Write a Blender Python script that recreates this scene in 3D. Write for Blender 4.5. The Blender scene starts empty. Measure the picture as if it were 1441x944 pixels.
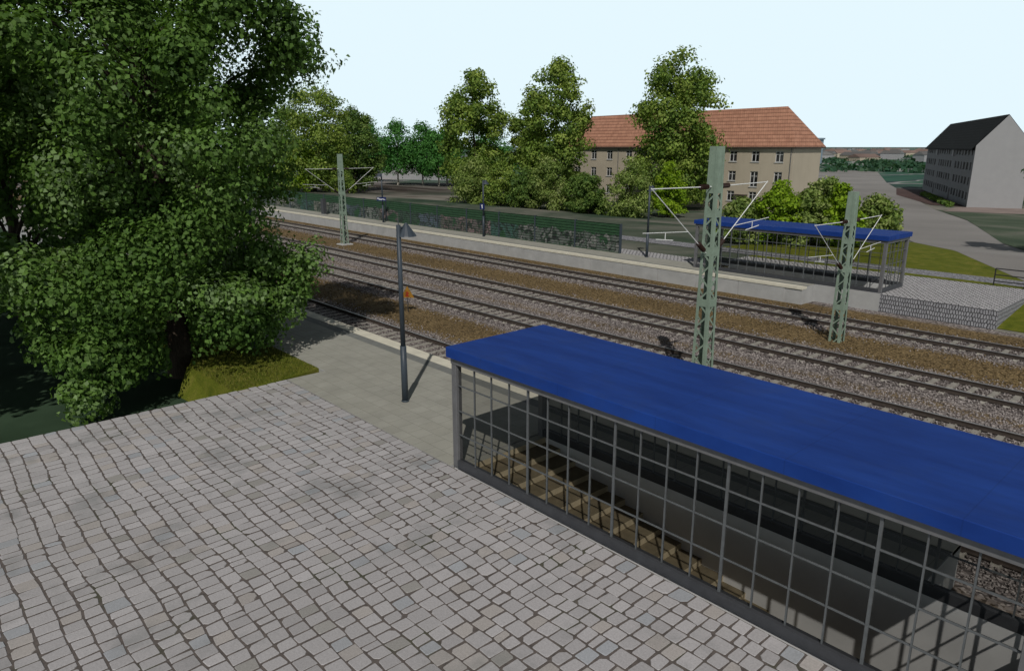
import bpy, math, random
import numpy as np
PI = math.pi
sc = bpy.context.scene
COL = sc.collection

# ------------------------------------------------------------------ helpers
class MB:
    """collects shapes and links them as ONE mesh object"""
    def __init__(s): s.v = []; s.f = []; s.m = []
    def add(s, vs, fs, mi=0):
        o = len(s.v); s.v += [tuple(v) for v in vs]
        s.f += [tuple(i + o for i in f) for f in fs]; s.m += [mi] * len(fs)
    def box(s, x0, x1, y0, y1, z0, z1, mi=0):
        s.add([(x0,y0,z0),(x1,y0,z0),(x1,y1,z0),(x0,y1,z0),(x0,y0,z1),(x1,y0,z1),(x1,y1,z1),(x0,y1,z1)],
              [(0,3,2,1),(4,5,6,7),(0,1,5,4),(1,2,6,5),(2,3,7,6),(3,0,4,7)], mi)
    def bevbox(s, x0, x1, y0, y1, z0, z1, b, mi=0):
        ring = [(x0+b,y0),(x1-b,y0),(x1,y0+b),(x1,y1-b),(x1-b,y1),(x0+b,y1),(x0,y1-b),(x0,y0+b)]
        ins = [(x0+2*b,y0+b),(x1-2*b,y0+b),(x1-b,y0+2*b),(x1-b,y1-2*b),(x1-2*b,y1-b),(x0+2*b,y1-b),(x0+b,y1-2*b),(x0+b,y0+2*b)]
        vs = [(x,y,z0) for x,y in ring] + [(x,y,z1-b) for x,y in ring] + [(x,y,z1) for x,y in ins]
        fs = [tuple(range(7,-1,-1)), tuple(range(16,24))]
        for k in range(8):
            n = (k+1) % 8
            fs += [(k,n,8+n,8+k), (8+k,8+n,16+n,16+k)]
        s.add(vs, fs, mi)
    def tube(s, p0, p1, r0, r1=None, n=8, mi=0, caps=True):
        r1 = r0 if r1 is None else r1
        p0 = np.array(p0, float); p1 = np.array(p1, float); d = p1 - p0; L = np.linalg.norm(d)
        if L < 1e-9: return
        d /= L; a = np.array([0,0,1.]) if abs(d[2]) < .9 else np.array([1.,0,0])
        u = np.cross(d, a); u /= np.linalg.norm(u); w = np.cross(d, u)
        vs = []
        for p, r in ((p0, r0), (p1, r1)):
            for k in range(n):
                t = 2*PI*k/n + PI/n; vs.append(p + r*(math.cos(t)*u + math.sin(t)*w))
        fs = [(k, (k+1)%n, n+(k+1)%n, n+k) for k in range(n)]
        if caps: fs += [tuple(range(n-1,-1,-1)), tuple(range(n, 2*n))]
        s.add(vs, fs, mi)
    def bar(s, p0, p1, w, h, up=(0,0,1), mi=0):
        p0 = np.array(p0, float); p1 = np.array(p1, float); d = p1 - p0; d /= np.linalg.norm(d)
        a = np.array(up, float); u = np.cross(d, a); u /= np.linalg.norm(u); v = np.cross(u, d)
        vs = []
        for p in (p0, p1):
            for a_, b_ in ((-1,-1),(1,-1),(1,1),(-1,1)): vs.append(p + u*w/2*a_ + v*h/2*b_)
        s.add(vs, [(0,1,2,3),(7,6,5,4),(0,4,5,1),(1,5,6,2),(2,6,7,3),(3,7,4,0)], mi)
    def lathe(s, prof, c=(0,0,0), n=12, mi=0):
        vs = []
        for r, z in prof:
            for k in range(n):
                t = 2*PI*k/n; vs.append((c[0]+r*math.cos(t), c[1]+r*math.sin(t), c[2]+z))
        fs = []
        for j in range(len(prof)-1):
            for k in range(n):
                fs.append((j*n+k, j*n+(k+1)%n, (j+1)*n+(k+1)%n, (j+1)*n+k))
        fs += [tuple(range(n-1,-1,-1)), tuple(range((len(prof)-1)*n, len(prof)*n))]
        s.add(vs, fs, mi)
    def build(s, name, mats, parent=None, smooth=False):
        me = bpy.data.meshes.new(name); me.from_pydata(s.v, [], s.f)
        mats = mats if isinstance(mats, (list, tuple)) else [mats]
        for m in mats: me.materials.append(m)
        if len(mats) > 1: me.polygons.foreach_set('material_index', s.m)
        if smooth: me.polygons.foreach_set('use_smooth', [True]*len(me.polygons))
        me.update()
        o = bpy.data.objects.new(name, me); COL.objects.link(o)
        if parent: o.parent = parent
        return o

def tag(o, label=None, cat=None, group=None, kind=None):
    if label: o['label'] = label
    if cat: o['category'] = cat
    if group: o['group'] = group
    if kind: o['kind'] = kind
    return o
def empty(name, loc, rz=0, label=None, cat=None, group=None):
    o = bpy.data.objects.new(name, None); COL.objects.link(o)
    o.location = loc; o.rotation_euler = (0,0,rz); o.empty_display_size = .3
    return tag(o, label, cat, group)
def copy_tree(o, parent=None):
    c = o.copy(); COL.objects.link(c)
    if parent: c.parent = parent
    for ch in list(o.children): copy_tree(ch, c)
    return c

# ------------------------------------------------------------------ materials
def mat(name):
    m = bpy.data.materials.new(name); m.use_nodes = True
    nt = m.node_tree; nt.nodes.clear()
    out = nt.nodes.new('ShaderNodeOutputMaterial'); b = nt.nodes.new('ShaderNodeBsdfPrincipled')
    nt.links.new(b.outputs[0], out.inputs[0])
    return m, nt, b, out
class NT:
    def __init__(s, nt): s.nt = nt
    def n(s, t, **k):
        x = s.nt.nodes.new(t)
        for a, v in k.items(): setattr(x, a, v)
        return x
    def l(s, a, b): s.nt.links.new(a, b)
    def coord(s, scale=(1,1,1), rot=(0,0,0)):
        tc = s.n('ShaderNodeTexCoord'); mp = s.n('ShaderNodeMapping')
        mp.inputs['Scale'].default_value = scale; mp.inputs['Rotation'].default_value = rot
        s.l(tc.outputs['Object'], mp.inputs[0]); return mp.outputs[0]
    def noise(s, vec, scale, detail=4, rough=.55, dist=0):
        x = s.n('ShaderNodeTexNoise'); x.inputs['Scale'].default_value = scale; x.inputs['Detail'].default_value = detail
        x.inputs['Roughness'].default_value = rough; x.inputs['Distortion'].default_value = dist
        if vec is not None: s.l(vec, x.inputs['Vector'])
        return x.outputs['Fac']
    def vor(s, vec, scale, feature='F1', out='Color', rnd=1):
        x = s.n('ShaderNodeTexVoronoi', feature=feature); x.inputs['Scale'].default_value = scale
        x.inputs['Randomness'].default_value = rnd
        s.l(vec, x.inputs['Vector']); return x.outputs[out]
    def ramp(s, fac, stops, interp='LINEAR'):
        x = s.n('ShaderNodeValToRGB'); x.color_ramp.interpolation = interp
        el = x.color_ramp.elements
        while len(el) < len(stops): el.new(.5)
        for e, (p, c) in zip(el, stops):
            e.position = p; e.color = tuple(c) + (1,) if not isinstance(c, (int, float)) else (c,c,c,1)
        s.l(fac, x.inputs[0]); return x.outputs[0]
    def mix(s, fac, a, b, mode='MIX'):
        x = s.n('ShaderNodeMix', data_type='RGBA', blend_type=mode)
        for v, i in ((fac, 0), (a, 6), (b, 7)):
            if isinstance(v, (int, float)): x.inputs[i].default_value = v if i == 0 else (v,v,v,1)
            elif isinstance(v, tuple): x.inputs[i].default_value = v + (1,)
            else: s.l(v, x.inputs[i])
        return x.outputs[2]
    def math(s, op, a, b=None, c=None):
        x = s.n('ShaderNodeMath', operation=op)
        for i, v in enumerate((a, b, c)):
            if v is None: continue
            if isinstance(v, (int, float)): x.inputs[i].default_value = v
            else: s.l(v, x.inputs[i])
        return x.outputs[0]
    def bump(s, h, bsdf, strength=.3, dist=.02):
        x = s.n('ShaderNodeBump'); x.inputs['Strength'].default_value = strength; x.inputs['Distance'].default_value = dist
        s.l(h, x.inputs['Height']); s.l(x.outputs[0], bsdf.inputs['Normal'])
    def sep(s, vec):
        x = s.n('ShaderNodeSeparateXYZ'); s.l(vec, x.inputs[0]); return x.outputs

def simple(name, c, rough=.7, metal=0., var=.15, scale=3., bump=0., spec=.3, stretch=(1,1,1)):
    m, nt, b, _ = mat(name); N = NT(nt)
    v = N.coord(stretch); f = N.noise(v, scale, 6, .6)
    lo = tuple(x*(1-var) for x in c); hi = tuple(x*(1+var) for x in c)
    N.l(N.ramp(f, [(.3, lo), (.7, hi)]), b.inputs['Base Color'])
    b.inputs['Roughness'].default_value = rough; b.inputs['Metallic'].default_value = metal
    b.inputs['Specular IOR Level'].default_value = spec
    if bump: N.bump(N.noise(v, scale*6, 4), b, bump, .01)
    return m

M = {}
def m_blue():
    m, nt, b, _ = mat('blue_roof_sheet'); N = NT(nt); v = N.coord()
    c = N.ramp(N.noise(N.coord((.5,2.2,1)), 1., 6, .62), [(.28,(.0075,.03,.165)),(.72,(.014,.055,.27))])
    c = N.mix(N.ramp(N.noise(v, .9, 5, .7), [(.52,0.),(.75,.3)]), c, (.03,.05,.13))
    s_ = N.sep(v); fr = N.math('FRACT', N.math('DIVIDE', s_[0], 2.36)); seam = N.math('LESS_THAN', N.math('ABSOLUTE', N.math('SUBTRACT', fr, .5)), .004)
    c = N.mix(N.math('MULTIPLY', seam, .22), c, (.004,.012,.06))
    N.l(c, b.inputs['Base Color']); b.inputs['Roughness'].default_value = .62; b.inputs['Specular IOR Level'].default_value = .12
    N.bump(N.noise(v, 1.3, 3), b, .12, .03); return m
M['blue_roof'] = m_blue()
M['grey_paint'] = simple('grey_painted_steel', (.13,.13,.135), .5, 0, .12, 5)
M['dark_steel'] = simple('dark_steel', (.05,.052,.058), .5, 0, .15, 4)
M['lattice'] = simple('lattice_steel', (.1,.107,.112), .5, 0, .15, 9)
M['mast'] = simple('mast_green_paint', (.21,.275,.215), .65, 0, .16, 3)
M['lamp'] = simple('lamp_slate_paint', (.04,.052,.066), .45, 0, .1, 5)
M['white_tube'] = simple('white_tube', (.72,.73,.72), .45, 0, .06, 5)
M['insulator'] = simple('brown_insulator', (.035,.02,.016), .25, 0, .2, 8, 0, .5)
M['concrete'] = simple('platform_wall_concrete', (.36,.36,.355), .9, 0, .12, 1.2, .15)
M['stair_wall'] = simple('stair_wall_concrete', (.6,.6,.605), .9, 0, .1, 1.0, .1)
M['tread'] = simple('stair_tread', (.17,.14,.09), .9, 0, .25, 3)
M['riser'] = simple('stair_riser', (.52,.44,.3), .9, 0, .2, 3)
M['sign_blue'] = simple('sign_navy', (.012,.02,.09), .4, 0, .1, 3)
M['sign_white'] = simple('sign_white', (.75,.76,.78), .5, 0, .05, 3)
M['sign_yellow_shaded'] = simple('sign_yellow_shaded', (.28,.14,.018), .5, 0, .1, 9)  # yellow darkened in the colour to stand in for tree shade
M['sign_red'] = simple('sign_red', (.25,.03,.01), .5, 0, .15, 9)
M['town_roof'] = simple('town_roof', (.2,.14,.12), .9, 0, .3, .02)
M['bounce_ceiling'] = simple('bounce_ceiling_board', (.62,.62,.6), .8, 0, .06, 2)  # pale board added under the roof to bounce light onto the stairs
M['black'] = simple('black_paint', (.02,.02,.022), .6, 0, .2, 6)
M['window_white'] = simple('window_white_paint', (.5,.5,.49), .5, 0, .05, 3)
M['white_render'] = simple('white_wall_render', (.3,.3,.305), .9, 0, .04, .8, .05)
M['grey_facade'] = simple('darker_grey_facade', (.2,.2,.205), .9, 0, .1, .8, .05)  # long facade, a darker grey than the gable
M['brown_door'] = simple('brown_door', (.05,.025,.015), .6, 0, .25, 4)
M['pipe'] = simple('zinc_drainpipe', (.17,.165,.16), .5, .3, .15, 3)
M['eave'] = simple('dark_eave', (.06,.045,.035), .7, 0, .15, 3)
M['bark'] = simple('bark', (.055,.042,.032), .95, 0, .45, 6, .7, .1, (4,4,.6))
M['birch_bark'] = simple('pale_bark', (.33,.3,.25), .95, 0, .35, 5, .3)
M['town_block'] = simple('distant_block_wall', (.23,.3,.36), .9, 0, .1, .1)

def m_glass(name, tint=(.86,.89,.88), rough=.02, gloss=.05):
    m, nt, b, out = mat(name); N = NT(nt); nt.nodes.remove(b)
    t = N.n('ShaderNodeBsdfTransparent'); t.inputs[0].default_value = tint + (1,)
    g = N.n('ShaderNodeBsdfGlossy'); g.inputs['Roughness'].default_value = rough; g.inputs[0].default_value = (.8,.8,.8,1)
    lw = N.n('ShaderNodeLayerWeight'); lw.inputs[0].default_value = .25
    mx = N.n('ShaderNodeMixShader'); N.l(N.math('MULTIPLY_ADD', lw.outputs['Fresnel'], .015, gloss), mx.inputs[0])
    N.l(t.outputs[0], mx.inputs[1]); N.l(g.outputs[0], mx.inputs[2]); N.l(mx.outputs[0], out.inputs[0])
    return m
M['glass'] = m_glass('shelter_glass', (.9,.9,.89), .08, .0); M['dimming_glass'] = m_glass('dimming_shelter_glass', (.66,.66,.65), .08, .0)  # near shelter panes tinted dark so less sun shows on the stairs
def m_pane():
    m, nt, b, _ = mat('dark_window_pane'); N = NT(nt)
    v = N.coord(); f = N.noise(v, 1.3, 3)
    N.l(N.ramp(f, [(.35,(.008,.009,.01)),(.7,(.05,.05,.052))]), b.inputs['Base Color'])
    b.inputs['Roughness'].default_value = .12; return m
M['pane'] = m_pane()

def m_leaf(name, dark=1.):
    m, nt, b, out = mat(name); N = NT(nt); nt.nodes.remove(b)
    a = N.n('ShaderNodeAttribute', attribute_name='leafcol')
    d = N.n('ShaderNodeBsdfPrincipled'); t = N.n('ShaderNodeBsdfTranslucent')
    N.l(a.outputs['Color'], d.inputs['Base Color']); d.inputs['Roughness'].default_value = .6
    d.inputs['Specular IOR Level'].default_value = .22
    N.l(N.mix(1., a.outputs['Color'], (1.15,1.3,.5), 'MULTIPLY'), t.inputs[0])
    mx = N.n('ShaderNodeMixShader'); mx.inputs[0].default_value = .33
    N.l(d.outputs[0], mx.inputs[1]); N.l(t.outputs[0], mx.inputs[2]); N.l(mx.outputs[0], out.inputs[0])
    return m
M['leaf'] = m_leaf('leaves')

def m_cobble():
    m, nt, b, _ = mat('cobble_stone'); N = NT(nt)
    a = N.n('ShaderNodeAttribute', attribute_name='stonecol')
    v = N.coord()
    c = N.mix(1., a.outputs['Color'], N.ramp(N.noise(v, 28, 5, .7), [(.25,.78),(.75,1.16)]), 'MULTIPLY')
    c = N.mix(N.ramp(N.noise(v, .62, 4, .65), [(.53,0.),(.7,.55)]), c, (.17,.18,.18)); c = N.mix(N.ramp(N.noise(v, .16, 3, .5), [(.4,.0),(.7,.28)]), c, (.24,.235,.225))
    N.l(c, b.inputs['Base Color']); b.inputs['Roughness'].default_value = .85; b.inputs['Specular IOR Level'].default_value = .25
    N.bump(N.noise(v, 45, 5, .7), b, .35, .006)
    return m
M['cobble'] = m_cobble()
def m_joint():
    m, nt, b, _ = mat('cobble_joint_soil'); N = NT(nt); v = N.coord()
    c = N.ramp(N.noise(v, 9, 5, .7), [(.3,(.065,.056,.052)),(.7,(.14,.118,.107))])
    c = N.mix(N.ramp(N.noise(v, .8, 3), [(.58,0.),(.68,.6)]), c, (.04,.05,.02))
    N.l(c, b.inputs['Base Color']); b.inputs['Roughness'].default_value = .95; return m
M['joint'] = m_joint()
def m_brickstone(name, scale, c1, c2, mortar, bw=.25, rh=.18, ms=.02, vertical=False):
    m, nt, b, _ = mat(name); N = NT(nt); v = N.coord()
    dn = N.n('ShaderNodeTexNoise'); dn.inputs['Scale'].default_value = 3.; N.l(v, dn.inputs[0])
    ad = N.n('ShaderNodeVectorMath', operation='MULTIPLY_ADD'); N.l(dn.outputs['Color'], ad.inputs[0]); ad.inputs[1].default_value = (.12,.12,.12); N.l(v, ad.inputs[2])
    vec = ad.outputs[0]
    if vertical:
        s = N.sep(vec); cb = N.n('ShaderNodeCombineXYZ'); N.l(N.math('ADD', s[0], s[1]), cb.inputs[0]); N.l(s[2], cb.inputs[1]); vec = cb.outputs[0]
    br = N.n('ShaderNodeTexBrick'); N.l(vec, br.inputs['Vector']); br.inputs['Scale'].default_value = scale
    br.inputs['Color1'].default_value = c1 + (1,); br.inputs['Color2'].default_value = c2 + (1,); br.inputs['Mortar'].default_value = mortar + (1,)
    br.inputs['Mortar Size'].default_value = ms; br.inputs['Brick Width'].default_value = bw; br.inputs['Row Height'].default_value = rh
    c = N.mix(1., br.outputs['Color'], N.ramp(N.noise(v, 14, 5, .7), [(.25,.7),(.75,1.2)]), 'MULTIPLY')
    N.l(c, b.inputs['Base Color']); b.inputs['Roughness'].default_value = .9
    N.bump(br.outputs['Fac'], b, -.5, .01)
    return m
M['setts'] = m_brickstone('small_granite_setts', 1., (.44,.43,.44), (.54,.53,.54), (.03,.03,.03), .3, .22, .03)
M['setts_side'] = m_brickstone('granite_sett_wall', 1., (.27,.27,.29), (.36,.36,.385), (.06,.06,.065), .12, .22, .022, True)

def m_platform():
    m, nt, b, _ = mat('platform_slabs'); N = NT(nt); v = N.coord()
    br = N.n('ShaderNodeTexBrick'); N.l(v, br.inputs['Vector']); br.inputs['Scale'].default_value = 1.
    br.inputs['Color1'].default_value = (.3,.295,.255,1); br.inputs['Color2'].default_value = (.325,.32,.28,1); br.inputs['Mortar'].default_value = (.2,.195,.165,1)
    br.inputs['Mortar Size'].default_value = .008; br.inputs['Brick Width'].default_value = .5; br.inputs['Row Height'].default_value = .5
    br.inputs['Mortar Smooth'].default_value = .4
    c = N.mix(1., br.outputs['Color'], N.ramp(N.noise(v, 1.1, 6, .65), [(.3,.86),(.7,1.08)]), 'MULTIPLY')
    c = N.mix(1., c, N.ramp(N.noise(v, 40, 3, .7), [(.2,.86),(.8,1.1)]), 'MULTIPLY')
    N.l(c, b.inputs['Base Color']); b.inputs['Roughness'].default_value = .9
    N.bump(br.outputs['Fac'], b, -.3, .004); return m
M['slabs'] = m_platform()
M['edge_cream'] = simple('platform_edge_cream', (.6,.57,.47), .8, 0, .1, 2.5, .1)
M['edge_grey'] = simple('platform_guide_strip', (.17,.175,.165), .85, 0, .12, 3, .1)

def m_ballast():
    m, nt, b, _ = mat('ballast'); N = NT(nt); v = N.coord()
    d = N.vor(v, 16, 'F1', 'Distance'); colr = N.vor(v, 16, 'F1', 'Color')
    s = N.sep(colr)
    base = N.ramp(s[0], [(0.,(.025,.022,.021)),(.35,(.12,.104,.1)),(.75,(.25,.22,.21)),(1.,(.45,.41,.39))])
    brown = N.ramp(s[1], [(0.,(.05,.035,.018)),(.5,(.135,.095,.045)),(1.,(.25,.18,.09))])
    y = N.sep(v)[1]; wob = N.math('MULTIPLY_ADD', N.noise(v, .6, 5, .7), 1.3, -.65); yy = N.math('ADD', y, wob)
    def band(c, h, soft=.5):
        return N.math('SUBTRACT', 1., N.math('SMOOTH_MIN', 1., N.math('MAXIMUM', 0., N.math('DIVIDE', N.math('SUBTRACT', N.math('ABSOLUTE', N.math('SUBTRACT', yy, c)), h), soft)), .2))
    fac = None
    for c, h, k in ((20.3, 1.25, 1.), (31.5, 1.35, 1.), (37.3, .8, 1.), (25.95, .12, .75), (13.6, .9, .8)):
        f = N.math('MULTIPLY', band(c, h), k); fac = f if fac is None else N.math('MAXIMUM', fac, f)
    c = N.mix(fac, base, brown)
    rust = None
    for c0 in (17.18, 23.68, 28.25, 34.85):
        f = band(c0, .85, .4); rust = f if rust is None else N.math('MAXIMUM', rust, f)
    c = N.mix(N.math('MULTIPLY', rust, .35), c, (.09,.075,.065))
    c = N.mix(1., c, N.ramp(N.noise(v, .35, 4), [(.3,.8),(.7,1.15)]), 'MULTIPLY')
    N.l(c, b.inputs['Base Color']); b.inputs['Roughness'].default_value = .95; b.inputs['Specular IOR Level'].default_value = .15
    N.bump(d, b, -1., .07); return m
M['ballast'] = m_ballast()
M['sleeper'] = simple('concrete_sleeper', (.27,.255,.225), .9, 0, .35, 3.5, .2)
M['rail_side'] = simple('rusty_rail', (.055,.043,.036), .85, 0, .25, 6)
M['rail_top'] = simple('worn_rail_head', (.42,.42,.42), .35, .7, .12, 2)

def m_gravel():
    m, nt, b, _ = mat('grey_gravel_path'); N = NT(nt); v = N.coord()
    colr = N.vor(v, 14); s = N.sep(colr)
    N.l(N.ramp(s[0], [(0.,(.07,.072,.08)),(.6,(.2,.2,.22)),(1.,(.36,.36,.38))]), b.inputs['Base Color'])
    b.inputs['Roughness'].default_value = .95; N.bump(N.vor(v, 14, 'F1', 'Distance'), b, -.8, .04); return m
M['gravel'] = m_gravel()
def m_grass():
    m, nt, b, _ = mat('mown_grass'); N = NT(nt); v = N.coord()
    a = N.noise(v, .9, 5, .65, 1.2); f = N.noise(v, 22, 4, .75)
    c = N.ramp(a, [(.28,(.07,.095,.01)),(.5,(.12,.138,.015)),(.72,(.185,.175,.035))])
    c = N.mix(1., c, N.ramp(f, [(.25,.55),(.75,1.4)]), 'MULTIPLY')
    N.l(c, b.inputs['Base Color']); b.inputs['Roughness'].default_value = .95; b.inputs['Specular IOR Level'].default_value = .1
    N.bump(f, b, .8, .05); return m
M['grass'] = m_grass()
def m_blade():
    m, nt, b, _ = mat('grass_blade'); N = NT(nt)
    a = N.n('ShaderNodeAttribute', attribute_name='leafcol'); N.l(a.outputs['Color'], b.inputs['Base Color'])
    b.inputs['Roughness'].default_value = .8; b.inputs['Specular IOR Level'].default_value = .1; return m
M['blade'] = m_blade()

def m_ground():
    m, nt, b, _ = mat('open_ground'); N = NT(nt); v = N.coord()
    near = N.ramp(N.noise(v, .045, 5, .55, .6), [(.3,(.025,.045,.03)),(.42,(.05,.075,.05)),(.5,(.13,.135,.11)),(.62,(.24,.225,.195)),(.78,(.1,.08,.06))])
    near = N.mix(1., near, N.ramp(N.noise(v, .7, 5, .65), [(.25,.75),(.75,1.15)]), 'MULTIPLY')
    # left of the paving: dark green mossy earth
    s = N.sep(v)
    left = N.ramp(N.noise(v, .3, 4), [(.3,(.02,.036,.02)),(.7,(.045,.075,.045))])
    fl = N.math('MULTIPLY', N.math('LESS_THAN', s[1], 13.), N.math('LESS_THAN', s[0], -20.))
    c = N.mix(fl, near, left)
    # field on the left beyond the painted wall: dark earth with grey bands
    field = N.ramp(N.noise(N.coord((.35,1.6,1), (0,0,.35)), .05, 4, .6, .4), [(.3,(.022,.018,.014)),(.46,(.055,.045,.038)),(.54,(.16,.145,.13)),(.62,(.04,.032,.026)),(.74,(.05,.075,.045))])
    ff = N.math('MULTIPLY', N.math('GREATER_THAN', s[1], 46.), N.ramp(N.math('DIVIDE', N.math('ADD', s[0], 100.), -25.), [(0.,0.),(1.,1.)]))
    c = N.mix(ff, c, field)
    # far town and meadows
    far_n = N.noise(v, .0075, 4, .6, .8)
    far = N.ramp(far_n, [(.3,(.02,.06,.045)),(.4,(.045,.115,.08)),(.46,(.035,.06,.06)),(.475,(.4,.37,.37)),(.49,(.06,.13,.09)),(.56,(.035,.085,.065)),(.575,(.42,.38,.38)),(.6,(.05,.12,.085)),(.7,(.03,.07,.06)),(.78,(.06,.13,.09))])
    spk = N.sep(N.vor(v, .05))
    far = N.mix(N.math('MULTIPLY', N.math('GREATER_THAN', spk[0], .84), N.ramp(N.noise(v, .004, 3), [(.5,0.),(.58,.7)])), far, (.42,.41,.42))
    dist = N.math('SQRT', N.math('ADD', N.math('MULTIPLY', s[0], s[0]), N.math('MULTIPLY', s[1], s[1])))
    c = N.mix(N.ramp(N.math('DIVIDE', dist, 600.), [(.28,0.),(.4,1.)]), c, far)
    N.l(c, b.inputs['Base Color']); b.inputs['Roughness'].default_value = 1.; b.inputs['Specular IOR Level'].default_value = .05
    return m
M['ground'] = m_ground()
def m_road():
    m, nt, b, _ = mat('pale_worn_asphalt'); N = NT(nt); v = N.coord()
    c = N.ramp(N.noise(v, .06, 5, .6), [(.3,(.185,.175,.165)),(.7,(.275,.26,.245))])
    c = N.mix(1., c, N.ramp(N.noise(v, 9, 5, .7), [(.25,.8),(.75,1.12)]), 'MULTIPLY')
    N.l(c, b.inputs['Base Color']); b.inputs['Roughness'].default_value = .95; return m
M['road'] = m_road()

def m_worn():
    m, nt, b, _ = mat('worn_dark_grass'); N = NT(nt); v = N.coord()
    c = N.ramp(N.noise(v, .09, 4, .55, .5), [(.3,(.045,.07,.045)),(.5,(.08,.105,.07)),(.72,(.17,.17,.14))])
    c = N.mix(1., c, N.ramp(N.noise(v, 5, 5, .7), [(.25,.7),(.75,1.2)]), 'MULTIPLY')
    N.l(c, b.inputs['Base Color']); b.inputs['Roughness'].default_value = 1.; b.inputs['Specular IOR Level'].default_value = .05; return m
def m_facade():
    m, nt, b, _ = mat('beige_render'); N = NT(nt); v = N.coord()
    c = N.ramp(N.noise(v, .25, 5, .6), [(.3,(.37,.325,.25)),(.7,(.43,.375,.29))])
    c = N.mix(N.ramp(N.noise(N.coord((2.5,2.5,.15)), 1., 4), [(.5,0.),(.8,.18)]), c, (.22,.19,.15))
    N.l(c, b.inputs['Base Color']); b.inputs['Roughness'].default_value = .95; return m
M['facade'] = m_facade()
def m_tiles(name, c1, c2, dark, pitch=.34, width=.25):
    m, nt, b, _ = mat(name); N = NT(nt); v = N.coord()
    s = N.sep(v); row = N.math('DIVIDE', s[2], pitch)
    fr = N.math('FRACT', row); wv = N.math('FRACT', N.math('DIVIDE', N.math('ADD', s[0], N.math('MULTIPLY', s[1], .6)), width))
    n = N.noise(v, .9, 6, .7)
    c = N.ramp(n, [(.3,c1),(.7,c2)])
    cb = N.n('ShaderNodeCombineXYZ'); N.l(N.math('FLOOR', N.math('DIVIDE', N.math('ADD', s[0], N.math('MULTIPLY', s[1], .6)), width)), cb.inputs[0]); N.l(N.math('FLOOR', row), cb.inputs[1])
    wn = N.n('ShaderNodeTexWhiteNoise', noise_dimensions='2D'); N.l(cb.outputs[0], wn.inputs['Vector'])
    c = N.mix(1., c, N.ramp(wn.outputs[0], [(0.,.9),(1.,1.1)]), 'MULTIPLY')
    c = N.mix(N.ramp(fr, [(.0,.9),(.3,0.)]), c, dark)
    N.l(c, b.inputs['Base Color']); b.inputs['Roughness'].default_value = .85; b.inputs['Specular IOR Level'].default_value = .12
    N.bump(N.math('ADD', N.math('MULTIPLY', fr, -1.), N.math('ABSOLUTE', N.math('SUBTRACT', wv, .5))), b, .5, .06); return m
M['red_tiles'] = m_tiles('red_roof_tiles', (.32,.158,.105), (.41,.215,.145), (.1,.045,.03), .5, .35)
M['dark_tiles'] = m_tiles('dark_roof_tiles', (.01,.011,.011), (.018,.019,.019), (.005,.005,.005), .5, .4)

def m_wall_green():
    m, nt, b, _ = mat('green_noise_wall_with_graffiti'); N = NT(nt)
    tc = N.n('ShaderNodeTexCoord'); v = tc.outputs['Object']; s = N.sep(v)
    green = N.ramp(N.noise(v, 2.2, 5, .65), [(.3,(.012,.045,.018)),(.7,(.022,.075,.028))])
    # spray paint: letters as warped cells with black outlines, patch by patch along the wall
    dn = N.n('ShaderNodeTexNoise'); dn.inputs['Scale'].default_value = 1.3; dn.inputs['Detail'].default_value = 2.; N.l(v, dn.inputs[0])
    ad = N.n('ShaderNodeVectorMath', operation='MULTIPLY_ADD'); N.l(dn.outputs['Color'], ad.inputs[0]); ad.inputs[1].default_value = (1.6,.0,1.6); N.l(v, ad.inputs[2])
    sx = N.n('ShaderNodeMapping'); sx.inputs['Scale'].default_value = (1.,0.,.75); N.l(ad.outputs[0], sx.inputs[0])
    edge = N.vor(sx.outputs[0], 1.5, 'DISTANCE_TO_EDGE', 'Distance'); cell = N.sep(N.vor(sx.outputs[0], 1.5))
    patch = N.n('ShaderNodeTexWhiteNoise', noise_dimensions='1D'); N.l(N.math('FLOOR', N.math('DIVIDE', s[0], 3.6)), patch.inputs['W'])
    hue = N.ramp(patch.outputs[0], [(0.,(.2,.195,.19)),(.28,(.045,.1,.09)),(.45,(.2,.13,.14)),(.62,(.085,.1,.14)),(.75,(.21,.19,.17)),(.9,(.03,.07,.04))], 'CONSTANT')
    hue = N.mix(N.math('MULTIPLY', N.math('GREATER_THAN', cell[1], .55), .55), hue, (.045,.06,.055))
    paint = N.mix(N.ramp(edge, [(.03,0.),(.1,1.)]), (.012,.012,.014), hue)
    top = N.math('ADD', .75, N.math('MULTIPLY', N.noise(v, .8, 3, .6), 1.0))
    mask = N.math('MULTIPLY', N.math('LESS_THAN', s[2], top), N.math('GREATER_THAN', s[2], .06))
    mask = N.math('MULTIPLY', mask, N.math('GREATER_THAN', N.noise(v, .42, 3, .5), .38))
    # worn paint lets the green show through
    mask = N.math('MULTIPLY', mask, N.ramp(N.noise(v, 6, 4, .7), [(.35,.2),(.58,1.)]))
    c = N.mix(mask, green, paint)
    N.l(c, b.inputs['Base Color']); b.inputs['Roughness'].default_value = .7; return m
M['graffiti'] = m_wall_green()

# ------------------------------------------------------------------ camera, light, sky
cam = bpy.data.cameras.new('camera'); co = bpy.data.objects.new('camera', cam); COL.objects.link(co)
cam.sensor_width = 36.; cam.lens = 1005/1441*36; cam.clip_end = 20000; cam.clip_start = .1
co.location = (0,0,7.5); co.rotation_euler = (math.radians(90-14.825), 0, math.radians(47.865))
sc.camera = co

SUN_EL = 45
sun = bpy.data.lights.new('sun', 'SUN'); so = bpy.data.objects.new('sun', sun); COL.objects.link(so)
sun.energy = 4.9; sun.angle = math.radians(.5); sun.color = (1.,.96,.9)
so.rotation_euler = (math.radians(90-SUN_EL), 0, math.radians(45)); so.location = (20,-20,30)

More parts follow.
